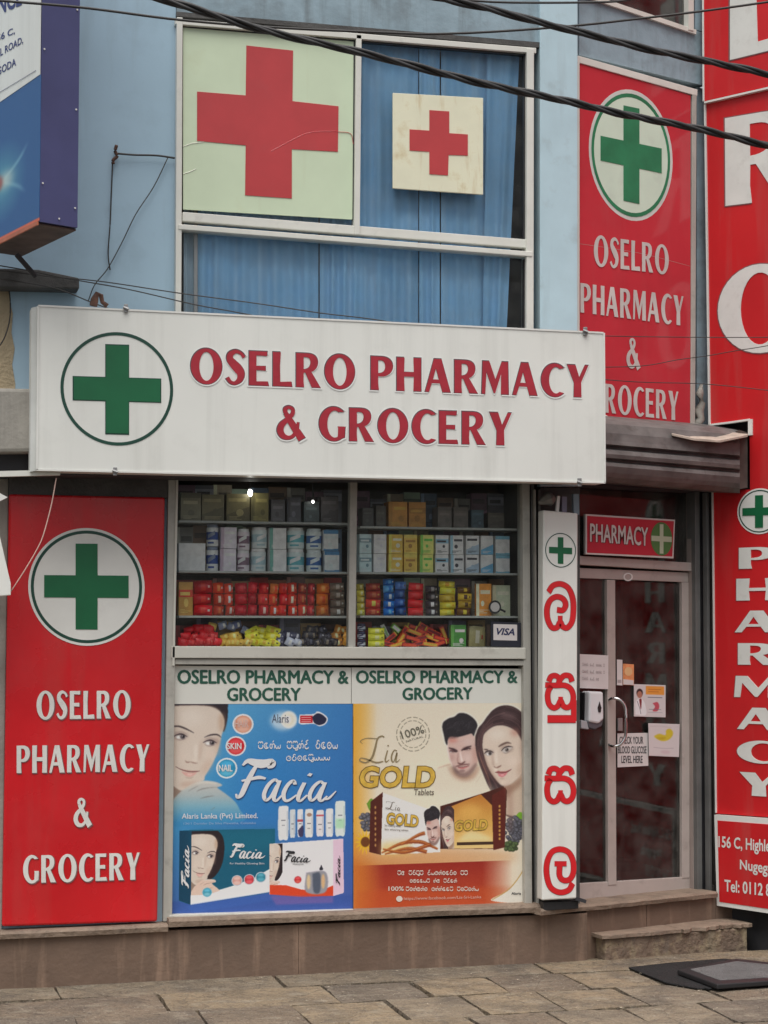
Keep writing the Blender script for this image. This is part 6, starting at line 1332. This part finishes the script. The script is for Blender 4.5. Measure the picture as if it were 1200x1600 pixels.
pile('left', 432, 470, 3, 2, 15, 12, ('silver white', [((170, 174, 190), (210, 212, 220), (70, 74, 100)), ((60, 60, 84), (190, 190, 200), (150, 150, 160))]), 'wrapped_sweet')
pile('left', 468, 526, 5, 3, 14, 12, ('black', [((46, 44, 56), (80, 80, 96), (150, 150, 160)), ((36, 34, 44), (110, 100, 90), (70, 66, 80))]), 'wrapped_sweet')
pile('left', 523, 547, 2, 3, 13, 12, ('black and orange', [((206, 140, 50), (60, 50, 50), (224, 190, 120)), ((180, 120, 50), (220, 200, 150), (60, 40, 40))]), 'wrapped_sweet')
for i in range(3):
    good('toffee_roll', 'tin', ((44, 44, 70), (180, 184, 200), (60, 60, 90)), X(566), YF+.02, SH['right', 'bottom']+(.001+i*12.5*K), 13*K, .05, 12*K, 'dark blue tin, %s in the short stack at the left end, right pane' % ('lowest', 'middle', 'topmost')[i], 'tin', 'sweets piled on the floor of the shop window')
for i in range(3):
    good('biscuit_packet', 'pillow', ((206, 212, 60), (226, 230, 140), (120, 130, 40)), X(588), YF+.0, SH['right', 'bottom']+(.002+i*10*K), 26*K, .05, 10.5*K, 'lime yellow biscuit packet, %s of three stacked left of the candy bars' % ('lowest', 'middle', 'topmost')[i], 'packet', 'sweets piled on the floor of the shop window')
good('sachet', 'bar', ((120, 170, 70), (210, 220, 200), (90, 140, 50)), X(619), YF+.05, SH['right', 'bottom']+26*K, 15*K, .02, 10*K, 'small green sachet on the heap of candy bars', 'sachet', None, ry=.7)
good('sachet', 'bar', ((206, 210, 206), (120, 170, 110), (190, 194, 190)), X(603), YF+.06, SH['right', 'bottom']+24*K, 20*K, .02, 7*K, 'white and green sachet leaning left of the green sachet', 'sachet', None, ry=1.1)
bars = [(606, 6, .2), (622, 5, -.3), (640, 4, .1), (655, 6, -.25), (672, 5, .15), (686, 6, -.3), (612, 14, -.7), (630, 13, -1.0), (646, 14, .3), (660, 15, -.2), (676, 15, .35), (690, 14, .25), (635, 23, -1.0), (650, 24, .35), (664, 24, .5), (680, 24, .4), (694, 22, 1.2), (654, 31, .3), (670, 31, .5)]
for i, (u, h, r_) in enumerate(bars):
    good('candy_bar', 'bar', (((196, 60, 36), (120, 30, 34), (226, 170, 50)), ((214, 90, 40), (226, 160, 60), (150, 30, 30)), ((150, 34, 40), (206, 70, 40), (220, 180, 70)))[i % 3], X(u), YF+.0+h*.0022, SH['right', 'bottom']+(h-5)*K+.004, 26*K, .018, 8*K,
         '%s candy bar, %s from left, %s layer of heap, right pane' % (('red and yellow', 'orange', 'maroon')[i % 3], ordn[i % 6], ('bottom', 'middle', 'top', 'uppermost')[i//6]), 'candy bar', 'sweets piled on the floor of the shop window', ry=r_)
stack('right', 'bottom', 701, 727, [36], 'carton', 'green_packet', 'bright leaf', ((70, 130, 60), (90, 150, 70), (200, 190, 190)), 0, .03, dy=-.02)
stack('right', 'bottom', 730, 757, [34], 'pillow', 'foil_packet', 'crinkled gold', ((170, 160, 110), (206, 200, 180), (170, 60, 40)), 1, .03, dy=-.02)
t = thing('card_sticker', 'black framed white card sticker at the bottom right corner of the shop window', 'sticker', FAC.at(790, 1011))
slab('frame', FAC, [(767, 971), (814, 973), (814, 1011), (767, 1010)], mat('near_black_print', (.02, .022, .035), rough=.4), .018, .003, t)
slab('face', FAC, [(771, 975), (808, 976), (808, 1001), (771, 1000)], pap, .0195, .0012, t)
text(Q(FAC, (776, 981), (804, 982), (804, 993), (776, 992), .0205), 'VISA', mat('navy_card_print', (.02, .025, .09)), t, off=.03, shear=.3, d=0)
# hanging lamps of the shop
def lampthing(u, v, y, rz_, rx_, label, e):
    P_ = FAC.off(-y).at(u, v); t = thing('shop_lamp', label, 'lamp', P_)
    m = bpy.data.materials.new('lamp_glow'); m.use_nodes = True; bs_ = m.node_tree.nodes['Principled BSDF']; bs_.inputs['Emission Color'].default_value = (1, .98, .92, 1); bs_.inputs['Emission Strength'].default_value = e
    n = 12; vs, fs = [], []
    for j in range(7):
        for i in range(n): a = math.pi*j/6; vs.append(P_+V((math.sin(a)*math.cos(2*math.pi*i/n)*rx_, math.sin(a)*math.sin(2*math.pi*i/n)*rx_, math.cos(a)*rz_)))
    fs = [(j*n+i, (j+1)*n+i, (j+1)*n+(i+1) % n, j*n+(i+1) % n) for j in range(6) for i in range(n)]
    obj('bulb', vs, fs, m, t, smooth=True); MB().tube([P_+V((0, 0, rz_*.9)), P_+V((0, 0, rz_+.10))], .006, 6).build('flex', black, t)
lampthing(391, 770, .11, .022, .014, 'bright oval lamp glowing in the upper left pane of the shop window', 6)
lampthing(489, 784, .12, .010, .008, 'tiny glowing lamp at the top right of the left window pane', 3)

# ------------------------------------------------------------------ cables and wires
def path(pl, pts, n=8, d=0.0): return [V(q) for q in [pl.at(u, v, d) for u, v in cr(pts, n)]]
def twisted(label, pl, pts, rr, r, k=3, pitch=.62, grp='overhead cables'):
    t = thing('cable_bundle', label, 'cable', pl.at(*pts[len(pts)//2]), grp); c_ = path(pl, pts, 40); L = [0]
    for a, b_ in zip(c_[:-1], c_[1:]): L.append(L[-1]+(b_-a).length)
    for s in range(k):
        q = []
        for i, p_ in enumerate(c_):
            d = (c_[min(i+1, len(c_)-1)]-c_[max(i-1, 0)]).normalized(); a = d.cross(V((0, 0, 1))).normalized(); b2 = d.cross(a); w = L[i]/pitch*2*math.pi+s*2*math.pi/k+.7*math.sin(L[i]*2.3); e_ = rr*(1+.35*math.sin(L[i]*3.1+s*2))
            q.append(p_+(a*math.cos(w)+b2*math.sin(w))*e_)
        MB().tube(q, r, 7).build('strand', cable_m, t, smooth=True)
C1 = FAC.off(1.9); C2 = FAC.off(2.2); C3 = FAC.off(1.6)
twisted('thick twisted black cable crossing both upper window crosses and the green disc', C1, [(150, -30), (240, -4), (330, 22), (420, 48), (560, 82), (740, 126), (905, 163), (1100, 204), (1300, 250)], .0105, .0105)
twisted('upper twisted black cable crossing the top right corner of the picture', C2, [(500, -60), (640, -14), (760, 12), (870, 42), (1000, 74), (1100, 94), (1200, 117), (1330, 152)], .010, .010)
def wire(label, pl, pts, r, m=wire_m, name='overhead_wire', grp=None, d=0):
    return tag(MB().tube(path(pl, pts, 8, d), r, 6).build(name, m, None, smooth=True), label, 'wire', grp)
wire('single thin black wire sagging across the top of the whole picture', C3, [(-100, -8), (0, 1), (130, 12), (280, 31), (430, 43), (600, 51), (680, 53), (780, 49), (900, 40), (1000, 29), (1100, 17), (1200, 3), (1300, -12)], .0065)
wire('short dark wire along the very top edge near the upper right window', C3, [(560, -6), (700, -1), (800, 4), (950, 3), (1000, -4)], .006)
C4 = FAC.off(.25)
wire('thin wire sagging from the left ledge across the lower curtains', C4, [(-60, 415), (60, 430), (160, 440), (280, 458), (400, 474), (500, 489), (590, 500), (700, 520)], .0035)
wire('second thin wire sagging just below the first over the lower curtains', C4, [(-60, 405), (40, 422), (110, 436), (200, 452), (300, 475), (370, 488), (440, 502), (500, 515)], .0035)
wire('short thin wire behind the top left corner of the long white sign', C4, [(-40, 430), (60, 445), (100, 455), (142, 472), (180, 486), (200, 495)], .0035)
for lb, pts in (('topmost of three thin wires crossing the tower sign letter', [(905, 524, .15), (1000, 526, .2), (1100, 527, .3), (1200, 527, .62), (1320, 524, 1.1)]), ('middle of three thin wires, rising to the right over the tower sign', [(905, 574, .15), (1000, 572, .2), (1060, 562, .25), (1105, 556, .3), (1150, 548, .45), (1200, 540, .64), (1300, 520, 1.05)]), ('lowest of three thin wires crossing the aluminium frame and tower sign', [(905, 590, .15), (1000, 597, .2), (1100, 600, .3), (1200, 610, .62), (1300, 622, 1.05)])):
    tag(MB().tube([WING.at(*q) for q in cr(pts, 8)], .0028, 6).build('overhead_wire', wire_m, None, smooth=True), lb, 'wire')
t = thing('wall_hook', 'rusty hook on the light blue wall holding thin loose wires', 'hook', FAC.at(181, 250, .01)); MB().tube([FAC.at(u, v, .03) for u, v in cr([(182, 227), (180, 236), (183, 244), (177, 250), (177, 256)], 4)], .010, 7).build('hook', rust, t, smooth=True)
wire('taut dark wire running from the wall hook to the upper window frame', FAC, [(184, 240), (210, 242), (245, 243), (273, 247)], .006, wire_m, 'loose_wire', d=.03)
wire('thin wire hanging straight down from the wall hook', FAC, [(176, 255), (174, 300), (172, 350), (169, 395), (172, 422)], .004, wire_m, 'loose_wire', d=.02)
wire('thin wire slanting down left from the window frame end', FAC, [(262, 247), (240, 292), (212, 335), (190, 380), (168, 420), (148, 445), (138, 470)], .0035, wire_m, 'loose_wire', d=.03)
wire('dark wire curling down the stained wall at the far left', FAC, [(12, 440), (16, 470), (15, 500), (8, 525), (0, 540)], .004, wire_m, 'loose_wire', d=.03)
wire('pinkish flex hanging from below the sign to the side board', FAC, [(88, 747), (80, 790), (68, 835), (58, 858), (38, 892), (17, 924)], .0035, wire_p, 'hanging_flex', d=.42)
wire('faded horizontal split line wire across the upper right red sign', WING, [(906, 381), (960, 389), (1010, 398), (1078, 416)], .0028, mat('pale_crack', (.45, .22, .2)), 'loose_wire', d=.02)

# grit and leaf litter on the pavement
vs, fs = [], []
for i in range(900):
    u, v = rnd.uniform(-60, 1260), rnd.uniform(1512, 1625)
    if i % 2: v = 1515+rnd.random()**2*60; u = rnd.uniform(500, 1260)
    p_ = ground(u, v, .007)
    if p_.y > -.1: continue
    s_ = rnd.uniform(.002, .009); a_ = rnd.uniform(0, 6.28); q = [p_+V((math.cos(a_+k*math.pi/2+.3*(k % 2))*s_*(1 if k % 2 else .35), math.sin(a_+k*math.pi/2)*s_*(1 if k % 2 else .35), rnd.uniform(0, .004))) for k in range(4)]
    n = len(vs); vs += q; fs.append((n, n+1, n+2, n+3))
tag(obj('litter', vs, fs, mat('dry_litter', (.36, .31, .24), rough=.9, var=.5, vs=6)), kind='stuff')
